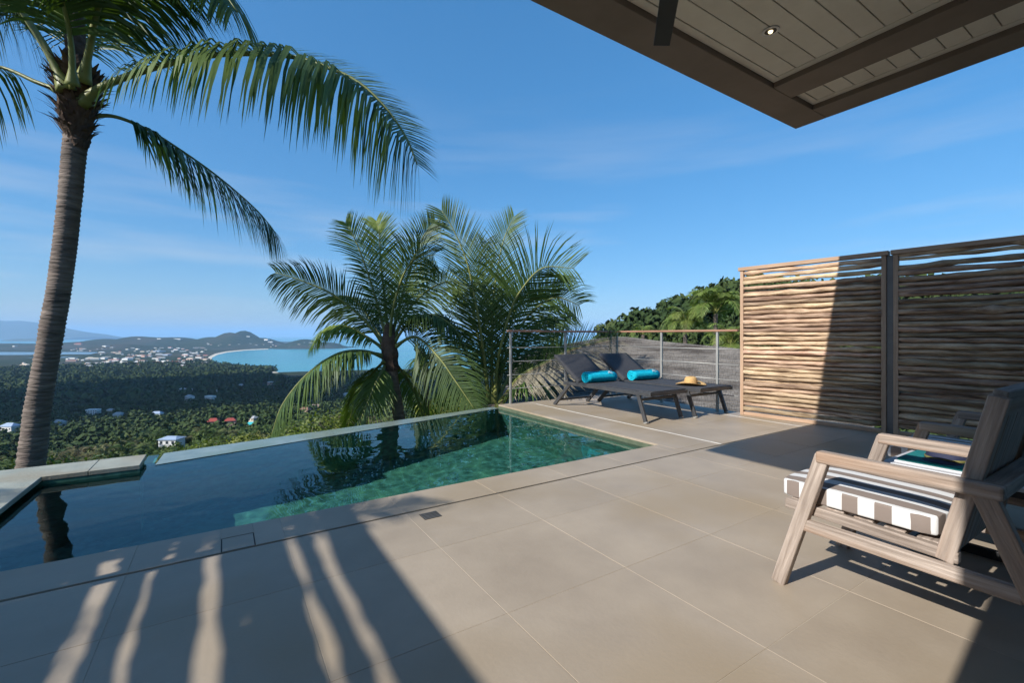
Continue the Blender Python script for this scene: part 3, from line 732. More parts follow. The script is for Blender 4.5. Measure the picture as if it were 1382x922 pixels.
# deep shallow-water sheet; the outer sea runs to the horizon
far = [(-400, HY + F * 147.5 / 60000), (1500, HY + F * 147.5 / 60000)]
sheet("sea", bay + sea_outer + far, SEA, m_sea)
sheet("lagoon", [(-400, 475.2), (0, 475.2), (60, 475.4), (110, 475.2), (135, 475.6), (120, 478.5), (105, 481.5), (85, 483), (40, 483), (0, 481.5), (-400, 482)], SEA, m_lagoon)
bx_ = [(281, 487.5), (284, 482), (292, 478), (306, 475), (330, 472.6), (360, 471.2)]
sheet("beach", [(306, 495.4), (288, 492.4), (278.4, 487.6), (281.6, 481.6), (290.5, 477.4), (305, 474.4), (330, 472.0), (362, 470.6), (362, 471.6), (330, 473.2), (307, 475.8), (294, 478.8), (286.5, 482.6), (284, 487), (292, 490.5), (308, 493.6)], SEA + .4, m_sand)
sheet("sandbar", [(358, 503.5), (366, 501.6), (374, 502.2), (379, 504.5), (372, 507.5), (364, 508.5), (359, 506)], SEA + .4, m_sand)
# distant island mountains
m_far = mat("far_mountain", (.03, .05, .03), (.06, .075, .045), rough=.95, scale=.0015, detail=8)
def far_range(name, prof, d, depth):
    V, Fc = [], []
    xs = np.linspace(prof[0][0], prof[-1][0], 70)
    ys = np.interp(xs, [p[0] for p in prof], [p[1] for p in prof])
    for k in range(5):
        f = k / 4.0; sh = math.sin(math.pi * f)
        for i, (a, b) in enumerate(zip(xs, ys)):
            dd = d + depth * (f - .5); r_ = (a - CX) / F * d
            top = 1.0 - (b - HY) / F * d
            nz_ = mnoise.noise(Vector((i * .25, k * .7, d * .001))) * .05
            V.append(W(r_, dd, SEA - 3 + (top - SEA) * max(0, sh) * (1 + nz_)))
    m_ = len(xs)
    for k in range(4):
        for i in range(m_ - 1): Fc.append((k * m_ + i, k * m_ + i + 1, (k + 1) * m_ + i + 1, (k + 1) * m_ + i))
    return tag(obj(name, mesh_data(name, V, Fc, m_far, True)), kind="structure")
far_range("far_mountain", [(-260, 454.3), (-200, 446), (-120, 438), (-60, 434), (-10, 432), (25, 432.5), (60, 437), (95, 445), (120, 449), (134, 454.2)], 18000, 3500)
far_range("low_island", [(14, 457.8), (24, 457.2), (40, 457), (60, 457.2), (70, 458.2)], 12000, 500)
# ---------------------------------------------------------------- neighbouring roof below the railing
m_shingle = mat("thatch_shingle", (.10, .088, .076), (.235, .205, .175), rough=.95, scale=2.6, detail=9, stretch=(1, 1, 8), bump=.5, bscale=12, c2=(.075, .062, .052), scale2=.9)  # thatch grain, with lit and palm-shaded streaks also painted into the colour
nroof = thing("neighbour_roof", P(860, 560, 9), "weathered grey shingle roof of a villa below the railing", "roof")
ctop = [P(690, 486, 12.2), P(725, 474, 12), P(775, 462, 12), P(835, 454.8, 12), P(900, 461.5, 11.6), P(1000, 471, 11), P(1100, 482, 10.6), P(1180, 500, 10.4)]
cbot = [P(640, 640, 7.2), P(690, 640, 7.0), P(760, 640, 6.9), P(835, 640, 6.85), P(910, 640, 6.8), P(1000, 640, 6.75), P(1090, 640, 6.7), P(1180, 640, 6.7)]
NT = 64; top_c, bot_c = catmull(ctop, NT), catmull(cbot, NT)
def rp_(i, f, lift=0.0):
    i = max(0, min(NT - 1.001, i)); k = int(i); t = i - k
    a = top_c[k].lerp(top_c[k + 1], t); b = bot_c[k].lerp(bot_c[k + 1], t)
    p = b.lerp(a, f); p.z += -.22 * math.sin(math.pi * f) + lift; return p
V, Fc = [], []
for j in range(13):
    for i in range(NT): V.append(rp_(i, j / 12, -.05))
for j in range(13):   # far slope
    for i in range(NT):
        a = top_c[i]; V.append(Vector((a.x, a.y, a.z - .05)) + W(.2, 4.5, -2.0) * (j / 12))
for j in range(12):
    for i in range(NT - 1):
        a = j * NT + i; Fc.append((a, a + 1, a + NT + 1, a + NT))
        a += 13 * NT; Fc.append((a, a + 1, a + NT + 1, a + NT))
obj("roof_underlay", mesh_data("roof_underlay", V, Fc, m_shingle, True), nroof)
rs = random.Random(3)
V, Fc = [], []
NR = 46
for j in range(NR):
    i = rs.uniform(-1, 0)
    while i < NT - 1:
        w_ = rs.uniform(.12, .42); f0, f1 = j / NR, min(1.0, (j + 1.5 + rs.uniform(-.15, .15)) / NR)
        l0 = .010 + rs.uniform(0, .016); g_ = .012
        q = [rp_(i + g_, f0 - rs.uniform(0, .006), l0), rp_(i + w_ - g_, f0 - rs.uniform(0, .006), l0), rp_(i + w_ - g_, f1, .002), rp_(i + g_, f1, .002)]
        b0 = len(V); V += q + [q[0] - Vector((0, 0, .035)), q[1] - Vector((0, 0, .035))]
        Fc += [(b0, b0 + 1, b0 + 2, b0 + 3), (b0, b0 + 4, b0 + 5, b0 + 1)]
        i += w_
tag(obj("shingles", mesh_data("shingles", V, Fc, m_shingle), nroof), kind="stuff")
# ---------------------------------------------------------------- palms
rpalm = random.Random(77)
def frond(parent, pts, n=60, Lmax=.7, wid=.032, low=(1.0, .1, 1.2), up=None, start=.16, rad=.022, mleaf=None, fwd=.55, both=False, jit=.12, mr=None, tipL=.35, seg=4, face=0.0):
    """pts: rachis control points (world). low / up = (length factor, lift, droop) of the leaflets on each side"""
    up = up or low
    NC = 40; C = catmull(pts, NC)
    rads = [rad * (1 - .86 * (i / (NC - 1)) ** .8) * (1.0 + .9 * max(0, .10 - i / (NC - 1)) / .10) for i in range(NC)]
    V, Fc = tube(C, rads, 6)
    fo = obj("frond", mesh_data("frond", V, Fc, mr or m_rachis, True), parent)
    Vv, Ff = [], []
    rr = rpalm
    for i in range(n):
        s = start + (1 - start) * (i + .5) / n
        fi = s * (NC - 1); k = min(int(fi), NC - 2); t = fi - k
        base = C[k].lerp(C[k + 1], t); T = (C[k + 1] - C[k]).normalized()
        Sd = T.cross(Vector((0, 0, 1)))
        Sd = Sd.normalized() if Sd.length > .05 else Vector((RU, RV, 0))
        if face > 0:
            S2 = T.cross(Vector((DU, DV, 0))).normalized()
            if S2.dot(Sd) < 0: S2 = -S2
            Sd = Sd.lerp(S2, face); Sd = (Sd - T * Sd.dot(T)).normalized()
        Nn = Sd.cross(T).normalized()
        u_ = (s - start) / (1 - start)
        prof = min(1, .55 + u_ * 2.2) * (1 - (1 - tipL) * max(0, (u_ - .45) / .55) ** 1.6)
        for side, (lf, lift, droop) in ((1, low), (-1, up)):
            Ln = Lmax * lf * prof * rr.uniform(.88, 1.08)
            if rr.random() < .02 or lf == 0: continue
            fw = fwd * (.7 + .9 * u_) + rr.uniform(-jit, jit)
            dv = (Sd * side + T * fw + Nn * (lift + rr.uniform(-jit, jit))).normalized()
            p = base + dv * .004; w0 = wid * (.75 + .35 * math.sin(math.pi * min(1, u_ + .15)))
            dr = droop * rr.uniform(.75, 1.25)
            b0 = len(Vv)
            for q in range(seg + 1):
                f = q / seg
                wq = w0 * (.5 + 1.1 * f if f < .35 else .885 * (1 - ((f - .35) / .65) ** 1.7) + .004) * .5
                cdir = (dv + Vector((0, 0, -1)) * dr * f).normalized()
                side_v = cdir.cross(Nn if abs(cdir.dot(Nn)) < .95 else T).normalized()
                Vv += [p + side_v * wq, p - side_v * wq]
                p = p + cdir * (Ln / seg)
            for q in range(seg): a = b0 + q * 2; Ff.append((a, a + 1, a + 3, a + 2))
    lo = obj("leaflets", mesh_data("leaflets", Vv, Ff, mleaf or m_leaf), fo); tag(lo, kind="stuff")
    return fo
def trunk(parent, pts, rads, m=m_trunk, rings=90, n=18, ringamp=.05):
    C = catmull(pts, rings * 3); RR = np.interp(np.linspace(0, 1, rings * 3), np.linspace(0, 1, len(rads)), rads)
    V, Fc = tube(C, list(RR), n)
    for i in range(rings * 3):
        ph = i % 3
        for k in range(n):
            c = C[i]; v = V[i * n + k]; e = 1 + (ringamp if ph == 0 else (-ringamp * .5 if ph == 1 else 0)) * (.5 + 1.0 * abs(mnoise.noise(Vector((k * .5, i * .15, 2))))) + .05 * mnoise.noise(Vector((k * .35, i * .06, 9)))
            V[i * n + k] = c + (v - c) * e
    return obj("trunk", mesh_data("trunk", V, Fc, m, True), parent)
# foreground palm beyond the closed pool corner
K1 = 1.3; D1 = 4.25 * K1
p1 = thing("coconut_palm", P(40, 660, D1), "tall leaning coconut palm rising beside the pool's stone coping", "palm tree", "coconut palms")
trunk(p1, [P(18, 800, D1), P(41, 636, D1), P(50, 560, D1), P(60, 500, D1), P(71, 440, D1), P(81, 380, D1), P(89, 320, D1), P(96, 250, D1), P(102, 185, D1), P(105, 130, D1)],
      [v * K1 * .68 for v in (.165, .150, .138, .132, .130, .128, .127, .127, .127, .135)], rings=95, ringamp=.07)
# fibrous husk: ragged sheath strips round the crown base
hk = []
for k in range(420):
    f = rpalm.random(); an = rpalm.uniform(0, 6.283)
    yb = 190 - 84 * f; rb = (.088 + .075 * f ** .8) * K1
    c = P(103.5 + (188 - yb) * .02, yb, D1)
    o_ = Vector((math.cos(an), math.sin(an), 0))
    ln = rpalm.uniform(.08, .30); flare = rpalm.uniform(.1, .65)
    a = c + o_ * rb * .86; b = c + o_ * (rb * .95) + (o_ * flare + Vector((0, 0, 1))).normalized() * ln * .6
    e = b + (o_ * (flare + rpalm.uniform(-.1, .8)) + Vector((0, 0, rpalm.uniform(.2, 1)))).normalized() * ln * .5
    sd = o_.cross(Vector((0, 0, 1))); w_ = rpalm.uniform(.006, .04)
    hk.append((a, b, e, sd, w_, o_))
V, Fc = [], []
for a, b, e, sd, w_, o_ in hk:
    b0 = len(V)
    V += [a + sd * w_, a - sd * w_, b + sd * w_ * .9, b - sd * w_ * .9, e + sd * w_ * .15, e - sd * w_ * .15]
    Fc += [(b0, b0 + 1, b0 + 3, b0 + 2), (b0 + 2, b0 + 3, b0 + 5, b0 + 4)]
tag(obj("husk_fibres", mesh_data("husk_fibres", V, Fc, m_husk), p1), kind="stuff")
cpts = [P(103, 200, D1), P(104, 175, D1), P(105, 145, D1), P(105, 115, D1), P(104, 80, D1), P(102, 40, D1), P(100, 0, D1), P(99, -40, D1)]
V, Fc = tube(catmull(cpts, 40), list(np.interp(np.linspace(0, 1, 40), np.linspace(0, 1, 8), [v * K1 for v in (.084, .10, .135, .135, .10, .07, .05, .03)])), 20)
for i in range(len(V)):
    V[i] = V[i] + Vector((1, 1, 1)) * .0 + (Vector((mnoise.noise(V[i] * 14), mnoise.noise(V[i] * 14 + Vector((5, 0, 0))), 0)) * .035)
obj("husk", mesh_data("husk", V, Fc, m_husk, False), p1)
def FP(lst, d): return [P(a, b, d[i] if isinstance(d, (list, tuple)) else d) for i, (a, b) in enumerate(lst)]
hang = dict(Lmax=1.27, wid=.036)
def FPK(lst, d): return FP(lst, [v * K1 for v in d] if isinstance(d, (list, tuple)) else d * K1)
frond(p1, FPK([(112, 140), (140, 116), (218, 88), (300, 73), (385, 75), (440, 90), (485, 112), (520, 145), (548, 185), (563, 222)], [4.2, 4.15, 4.05, 4.0, 3.95, 3.92, 3.9, 3.9, 3.9, 3.92]), n=190, low=(1.0, -.3, 3.6), up=(.34, .9, .3), start=.17, rad=0.0494, tipL=.75, fwd=.35, Lmax=1.62, wid=.036)
frond(p1, FPK([(112, 160), (148, 156), (185, 168), (225, 190), (290, 235), (345, 282), (372, 314)], [4.3, 4.4, 4.5, 4.6, 4.75, 4.9, 4.95]), n=120, low=(.98, -.2, 2.4), up=(.9, -.1, 2.2), start=.28, rad=0.0312, tipL=.45, fwd=.75, **hang)
frond(p1, FPK([(112, 110), (122, 60), (134, 5), (160, -50), (215, -75), (275, -45), (320, 15)], [4.15, 4.05, 3.95, 3.8, 3.6, 3.45, 3.35]), n=150, low=(1.0, -.2, 2.8), up=(.95, -.1, 2.4), start=.25, rad=0.0468, fwd=.6, Lmax=1.17, wid=.036)
frond(p1, FPK([(90, 122), (66, 72), (32, 18), (-12, -50), (-90, -110), (-200, -120)], [4.1, 4.05, 4.0, 3.9, 3.8, 3.7]), n=110, low=(1.0, -.2, 2.4), up=(.9, -.1, 2.2), start=.4, rad=0.0546, **hang)
frond(p1, FPK([(92, 110), (58, 60), (16, 12), (-40, -30), (-120, -40), (-190, 10)], [4.3, 4.35, 4.4, 4.45, 4.5, 4.5]), n=110, low=(1.0, -.2, 2.4), up=(.9, -.1, 2.2), start=.3, rad=0.0442, **hang)
frond(p1, FPK([(80, 122), (48, 110), (0, 90), (-80, 78), (-180, 110), (-250, 170)], 4.4), n=60, low=(1, -.2, 2.4), start=.35, rad=0.0338, **hang)
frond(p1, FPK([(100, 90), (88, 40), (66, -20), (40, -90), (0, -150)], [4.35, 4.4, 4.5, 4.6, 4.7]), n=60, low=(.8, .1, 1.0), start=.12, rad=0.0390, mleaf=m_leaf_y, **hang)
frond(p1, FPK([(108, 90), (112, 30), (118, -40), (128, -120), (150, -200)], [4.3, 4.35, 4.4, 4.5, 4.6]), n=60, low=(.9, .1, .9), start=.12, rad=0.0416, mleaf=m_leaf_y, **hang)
frond(p1, FPK([(112, 105), (126, 50), (128, 0), (150, -60), (200, -110)], [4.5, 4.6, 4.75, 4.95, 5.2]), n=60, low=(.9, -.1, 1.6), start=.15, rad=0.0390, **hang)
frond(p1, FPK([(98, 115), (96, 60), (84, 0), (60, -60), (20, -90)], [4.0, 3.9, 3.75, 3.6, 3.4]), n=60, low=(.9, -.1, 1.8), start=.3, rad=0.0390, **hang)
sp = catmull([P(97, 120, 4.05 * K1), P(97, 95, 4.04 * K1), P(98, 66, 4.05 * K1)], 8)
tube_obj("spear_leaf", sp, [.025, .03, .03, .028, .024, .018, .012, .004], m_rachis, p1)
# second palm standing below the overflow edge
D2 = 8.0
p2 = thing("coconut_palm", P(545, 640, D2), "coconut palm with arching fronds and slim ringed trunk below the pool's overflow edge", "palm tree", "coconut palms")
trunk(p2, [P(556, 760, D2), P(545, 600, D2), P(538, 560, D2), P(532, 520, D2), P(527, 492, D2), P(525, 470, D2)], [.14, .108, .10, .095, .098, .11], m=m_trunk_b, rings=60, n=12)
V, Fc = tube(catmull([P(529, 500, D2), P(527, 484, D2), P(525, 462, D2), P(524, 435, D2)], 14), list(np.interp(np.linspace(0, 1, 14), [0, .35, .7, 1], [.115, .15, .13, .05])), 12)
obj("husk", mesh_data("husk", [v + Vector((mnoise.noise(v * 6), mnoise.noise(v * 6 + Vector((3, 1, 0))), mnoise.noise(v * 5))) * .03 for v in V], Fc, m_husk), p2)
L2 = dict(Lmax=.82, wid=.033, rad=.034, start=.15, seg=3)
def f2(l, d, **k):
    kk = dict(L2); kk.update(k); kk['n'] = int(kk['n'] * (1.25 if kk.get('face') else 1.6)); kk['wid'] = .023 if kk.get('face') else .031; frond(p2, FP(l, d), **kk)
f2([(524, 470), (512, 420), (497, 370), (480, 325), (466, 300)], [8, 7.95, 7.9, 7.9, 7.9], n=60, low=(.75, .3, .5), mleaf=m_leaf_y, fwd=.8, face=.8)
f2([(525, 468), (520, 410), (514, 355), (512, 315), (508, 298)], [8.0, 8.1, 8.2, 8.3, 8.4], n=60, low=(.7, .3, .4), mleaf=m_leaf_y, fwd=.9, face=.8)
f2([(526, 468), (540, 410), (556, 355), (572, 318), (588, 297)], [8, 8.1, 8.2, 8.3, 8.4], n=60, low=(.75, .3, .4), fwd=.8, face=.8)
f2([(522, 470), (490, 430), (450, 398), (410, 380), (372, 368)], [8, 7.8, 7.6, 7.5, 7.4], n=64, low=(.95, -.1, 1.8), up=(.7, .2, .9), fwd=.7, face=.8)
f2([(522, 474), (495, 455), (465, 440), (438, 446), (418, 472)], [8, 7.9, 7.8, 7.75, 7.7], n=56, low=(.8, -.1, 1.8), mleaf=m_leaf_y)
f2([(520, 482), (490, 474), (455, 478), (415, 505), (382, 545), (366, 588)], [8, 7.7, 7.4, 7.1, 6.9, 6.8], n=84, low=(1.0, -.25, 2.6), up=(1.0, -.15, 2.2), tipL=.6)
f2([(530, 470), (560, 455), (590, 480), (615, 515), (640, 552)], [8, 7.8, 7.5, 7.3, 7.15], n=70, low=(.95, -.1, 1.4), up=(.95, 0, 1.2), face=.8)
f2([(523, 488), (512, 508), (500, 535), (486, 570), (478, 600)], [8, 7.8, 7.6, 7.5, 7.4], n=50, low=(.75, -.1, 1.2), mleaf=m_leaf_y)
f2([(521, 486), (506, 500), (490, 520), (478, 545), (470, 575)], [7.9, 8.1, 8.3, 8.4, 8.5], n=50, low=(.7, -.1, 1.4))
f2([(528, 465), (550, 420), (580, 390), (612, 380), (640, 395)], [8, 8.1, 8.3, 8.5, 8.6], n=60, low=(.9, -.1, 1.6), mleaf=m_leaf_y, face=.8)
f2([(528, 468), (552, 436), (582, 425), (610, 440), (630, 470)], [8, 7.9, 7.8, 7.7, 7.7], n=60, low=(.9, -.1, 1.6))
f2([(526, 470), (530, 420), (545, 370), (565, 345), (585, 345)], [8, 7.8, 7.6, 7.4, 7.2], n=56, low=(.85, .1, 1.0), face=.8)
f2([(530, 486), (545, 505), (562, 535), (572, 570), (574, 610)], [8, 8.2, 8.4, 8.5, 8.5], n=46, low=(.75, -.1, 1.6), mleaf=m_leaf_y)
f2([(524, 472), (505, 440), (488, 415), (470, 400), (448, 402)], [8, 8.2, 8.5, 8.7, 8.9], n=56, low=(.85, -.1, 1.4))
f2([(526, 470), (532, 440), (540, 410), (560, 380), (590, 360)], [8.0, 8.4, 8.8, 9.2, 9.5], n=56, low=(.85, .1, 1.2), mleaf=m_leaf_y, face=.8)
for q in range(3):
    tube_obj("dry_stalk", catmull([P(560 + q * 5, 470, 8.6), P(571 + q * 3, 492, 8.6), P(573 + q * 2.4, 530, 8.6), P(572 + q * 3, 575, 8.6)], 8), [.03, .028, .022, .018, .016, .014, .013, .012], m_dry, p2, 6)
# third palm, a low clump by the deck corner
D3 = 8.3
p3 = thing("coconut_palm", P(664, 600, D3), "low dark coconut palm with upright fronds behind the pool's deck corner", "palm tree", "coconut palms")
trunk(p3, [P(664, 760, D3), P(664, 640, D3), P(664, 575, D3), P(664, 545, D3)], [.2, .19, .18, .16], rings=30, n=12)
L3 = dict(Lmax=1.0, wid=.034, rad=.042, start=.14, seg=3)
def f3(l, d, **k):
    kk = dict(L3); kk.update(k); kk['n'] = int(kk['n'] * (1.15 if kk.get('face') else 1.5)); kk['wid'] = .024 if kk.get('face') else .031; frond(p3, FP(l, d), **kk)
f3([(660, 548), (656, 505), (649, 450), (642, 408), (630, 353), (612, 310), (596, 284)], [8.3, 8.2, 8.1, 8.0, 8.0, 8.0, 8.0], n=80, low=(.85, .25, .3), fwd=.9, face=.8)
f3([(664, 548), (664, 493), (664, 440), (666, 400), (678, 330), (694, 292)], [8.3, 8.3, 8.3, 8.3, 8.4, 8.5], n=80, low=(.8, .2, .3), fwd=.95, face=.8)
f3([(668, 548), (672, 487), (688, 423), (703, 392), (732, 362), (775, 362)], [8.3, 8.2, 8.1, 8.0, 7.9, 7.8], n=84, Lmax=1.2, low=(.95, .1, .8), up=(.95, .35, .2), fwd=.6, face=.8)
f3([(662, 548), (650, 480), (640, 420), (646, 360), (655, 325)], [8.4, 8.6, 8.8, 9.0, 9.2], n=64, low=(.9, .2, .4), fwd=.8, face=.8)
f3([(667, 548), (680, 470), (698, 415), (722, 392), (752, 396)], [8.4, 8.6, 8.8, 9.0, 9.2], n=64, low=(1.0, 0, 1.2), face=.8)
f3([(668, 550), (690, 500), (712, 455), (736, 430), (760, 440)], [8.3, 8.5, 8.8, 9.0, 9.2], n=60, low=(.9, -.1, 1.2))
f3([(658, 550), (640, 500), (615, 450), (590, 425), (565, 430)], [8.3, 8.5, 8.7, 8.9, 9.0], n=64, low=(1.0, -.1, 1.2))
f3([(658, 552), (634, 520), (606, 490), (580, 480), (556, 500)], [8.3, 8.4, 8.5, 8.5, 8.6], n=56, low=(.95, -.1, 1.4))
f3([(660, 552), (640, 532), (615, 522), (592, 532), (575, 560)], [8.4, 8.7, 9.0, 9.2, 9.4], n=56, low=(.8, -.1, 1.4), mleaf=m_leaf_y)
f3([(670, 552), (700, 510), (735, 490), (775, 470), (832, 456)], [8.2, 7.9, 7.7, 7.6, 7.5], n=60, low=(0, 0, 0), up=(.85, .9, .1), fwd=.5)
f3([(670, 553), (700, 512), (735, 492), (775, 472), (832, 458)], [8.2, 7.9, 7.7, 7.6, 7.5], n=60, low=(1.05, -.9, .25), up=(0, 0, 0), fwd=.8, mleaf=m_leaf_dry, mr=m_dry)
f3([(670, 554), (692, 530), (716, 516), (742, 525), (760, 552)], [8.2, 8.0, 7.8, 7.7, 7.7], n=56, low=(.75, -.1, 1.3))
f3([(668, 548), (684, 480), (712, 428), (748, 402), (782, 412)], [8.4, 8.5, 8.6, 8.7, 8.8], n=76, low=(1.0, 0, 1.0), up=(.95, .2, .5), face=.8)
f3([(668, 550), (690, 500), (726, 470), (762, 468), (790, 492)], [8.6, 8.8, 9.0, 9.2, 9.3], n=64, low=(.9, -.1, 1.2))
# palm outside the sunny screens: its frond tips shade the pool side
p4c = Vector((-4.9, 2.3, 2.95))
p4 = thing("coconut_palm", (-4.9, 2.25, -3.3), "short coconut palm growing outside the sunny branch screens", "palm tree", "coconut palms")
trunk(p4, [(-5.2, 2.2, -3.6), (-5.0, 2.25, -.5), (-4.9, 2.25, 2.9)], [.2, .16, .14], rings=40, n=12)
for an, ln in ((-.10, 1.0), (.22, .82), (.5, .7), (1.9, .9), (2.4, 1), (2.9, 1), (3.3, 1), (3.8, 1), (4.4, .9)):
    h_ = Vector((math.cos(an), math.sin(an), 0)); e_ = .45
    frond(p4, [p4c, p4c + h_ * .6 * ln + Vector((0, 0, .45 * e_)), p4c + h_ * 1.25 * ln + Vector((0, 0, .5 * e_)), p4c + h_ * 1.9 * ln + Vector((0, 0, .1 * e_ - .1))], n=36, Lmax=.38, wid=.036, rad=.03, low=(1, 0, .8), fwd=.9)
# ---------------------------------------------------------------- smaller palms seen over the railing
def small_palm(x_, y_, d, rad_px, label, nf, seed, down=80):
    rr = random.Random(seed); c = P(x_, y_, d); Rm = rad_px * d / F
    t = thing("coconut_palm", c - Vector((0, 0, down * d / F)), label, "palm tree", "palms beyond the railing")
    V, Fc = tube(catmull([c - Vector((.1, 0, down * d / F)), c - Vector((.05, 0, down * .5 * d / F)), c], 8), [.22] * 3 + [.17] * 5, 8)
    obj("trunk", mesh_data("trunk", V, Fc, m_trunk, True), t)
    for k in range(nf):
        an = k * 2.399 + rr.uniform(-.2, .2); el = rr.uniform(.0, 1.3)
        h = Vector((math.cos(an), math.sin(an), 0)); Lr = Rm * rr.uniform(.9, 1.15)
        pts = [c, c + h * Lr * .35 * math.cos(el) + Vector((0, 0, Lr * (.15 + .4 * math.sin(el)))), c + h * Lr * .75 * (.4 + .6 * math.cos(el)) + Vector((0, 0, Lr * (.05 + .7 * math.sin(el)))), c + h * Lr * (.5 + .5 * math.cos(el)) + Vector((0, 0, Lr * (-.45 + 1.15 * math.sin(el))))]
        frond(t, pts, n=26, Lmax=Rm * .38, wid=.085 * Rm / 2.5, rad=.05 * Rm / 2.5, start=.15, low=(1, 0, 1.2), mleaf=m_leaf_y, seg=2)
small_palm(966, 424, 38, 44, "palm with pale green crown rising above the railing beside the branch screen", 22, 5, 110)
small_palm(925, 438, 40, 34, "smaller palm crown leaning beside the taller pale palm above the railing", 18, 9, 90)
small_palm(985, 470, 30, 40, "low palm crown showing between the railing rods near the branch screen", 16, 12, 90)
small_palm(868, 452, 46, 20, "tiny palm crown just above the shingle roof ridge", 12, 14, 60)
small_palm(745, 462, 48, 22, "tiny palm crown against the sea behind the deck corner palm", 12, 15, 70)
# ---------------------------------------------------------------- shrubs just below the pool edge
m_shrub = mat("shrub_leaf", (.10, .13, .018), (.21, .23, .04), rough=.55, scale=1.5, rand=.2, translucent=.25, huerand=.02)
m_shrub_d = mat("shrub_leaf_dark", (.03, .06, .014), (.08, .12, .03), rough=.55, scale=1.5, rand=.2, translucent=.2, huerand=.02)
m_stem = mat("stem", (.10, .07, .05), (.16, .12, .09), rough=.9)
def shrub(x_, y_, d, rx, rz, label, m, seed, n=1300, leaf=.11, group="shrubs below the overflow edge"):
    rr = random.Random(seed); c = P(x_, y_, d)
    t = thing("shrub", c - Vector((0, 0, rz)), label, "shrub", group)
    V, Fc = [], []
    lobes = [(Vector((rr.uniform(-.7, .7) * rx, rr.uniform(-.6, .6) * rx, rr.uniform(-.5, .45) * rz)), rr.uniform(.35, .6)) for _ in range(9)]
    for _ in range(n):
        lc, lr = rr.choice(lobes)
        q = Vector((rr.gauss(0, 1), rr.gauss(0, 1), rr.gauss(0, 1))).normalized() * rr.uniform(.55, 1.08)
        p = c + lc + Vector((q.x * lr * rx, q.y * lr * rx, q.z * lr * rz))
        nrm = (q + Vector((rr.uniform(-.8, .8), rr.uniform(-.8, .8), rr.uniform(-.2, 1)))).normalized()
        a = nrm.cross(Vector((rr.random(), rr.random(), rr.random()))).normalized(); b = nrm.cross(a)
        l_ = leaf * rr.uniform(.6, 1.3); b0 = len(V)
        V += [p - a * l_ * .5, p + b * l_ * .22, p + a * l_ * .5 - nrm * l_ * .1, p - b * l_ * .22]; Fc.append((b0, b0 + 1, b0 + 2, b0 + 3))
    obj("foliage", mesh_data("foliage", V, Fc, m), t)["kind"] = "stuff"
    for k in range(4):
        e = c + lobes[k][0]
        tube_obj("stem", [c - Vector((rr.uniform(-.1, .1), 0, rz * 1.5)), c - Vector((0, 0, rz * .5)), e], [.04, .03, .012], m_stem, t, 5)
SH = [(455, 577, 13, 1.0, .75, "yellow green shrub between the hanging palm frond and the slim palm trunk", m_shrub),
      (415, 587, 14, .9, .65, "yellow green shrub under the longest hanging palm frond", m_shrub),
      (360, 599, 15, 1.1, .6, "broad yellow green shrub outside the overflow edge below the red roofed house", m_shrub),
      (300, 609, 15, 1.1, .6, "low yellow green shrub at the overflow edge beside the blue roofed house", m_shrub),
      (610, 560, 14, 1.3, 1.0, "mid green shrub between the slim palm and the low palm", m_shrub_d),
      (580, 572, 11, .7, .6, "small green shrub at the foot of the pale dry stalks", m_shrub),
      (700, 556, 11, 1.0, .5, "green shrub at the foot of the deck corner palm", m_shrub_d),
      (640, 566, 11, .9, .6, "bright green shrub left unclipped in front of the low palm", m_shrub),
      (505, 600, 16, 1.2, .8, "dark green shrub behind the slim palm trunk", m_shrub_d),
      (85, 640, 10, .8, .5, "green shrub at the foot of the tall leaning palm beyond the coping", m_shrub_d),
      (8, 650, 10, .7, .55, "leafy green shrub on the slope beyond the coping corner", m_shrub_d)]
for i, (x_, y_, d, rx, rz, lb, m) in enumerate(SH):
    lb = lb.replace("left unclipped ", "")
    shrub(x_, y_, d, rx, rz, lb, m, 100 + i)
# ---------------------------------------------------------------- woods on the slope (read as one mass)
rng = np.random.default_rng(5)
def tree_proto(seed, n, leaf, palm=False):
    """unit tree crown, about 1 wide, base at z 0"""
    r_ = np.random.default_rng(seed)
    T = []
    if palm:
        for k in range(15):
            a = k * 2.4; el = r_.uniform(-.2, 1.2)
            h = np.array([math.cos(a), math.sin(a), 0]); sd = np.array([-h[1], h[0], 0]); c0 = np.array([0, 0, .75])
            nl = 11
            for q in range(nl):
                f = (q + .6) / nl
                c = c0 + h * .5 * f * (.45 + .55 * math.cos(el)) + np.array([0, 0, (.55 * math.sin(el) + .12) * f - .42 * f * f])
                ln = .20 * (1 - .65 * f) ; w_ = .020
                for s_ in (-1, 1):
                    t = c + sd * s_ * ln + h * ln * .5 + np.array([0, 0, -.10 * ln / .2])
                    T += [[c - h * w_, c + h * w_, t]]
        T += [[np.array([-.02, 0, 0]), np.array([.02, 0, 0]), np.array([0, 0, .76])]]
    else:
        lob = r_.uniform(-.28, .28, (6, 3)) * [1, 1, .7] + [0, 0, .5]; rad = r_.uniform(.2, .3, 6)
        for _ in range(n):
            k = r_.integers(6); q = r_.normal(size=3); q /= np.linalg.norm(q); q[2] = abs(q[2]) * (1 if r_.random() < .8 else -1)
            p = lob[k] + q * rad[k] * r_.uniform(.8, 1.1)
            nn = q + r_.uniform(-.7, .7, 3); nn /= np.linalg.norm(nn)
            a = np.cross(nn, r_.normal(size=3)); a /= np.linalg.norm(a); b = np.cross(nn, a); l_ = leaf * r_.uniform(.7, 1.4)
            T += [[p - a * l_, p + b * l_ * .8, p + a * l_], [p - a * l_, p + a * l_, p - b * l_ * .8]]
    return np.array(T, np.float32)
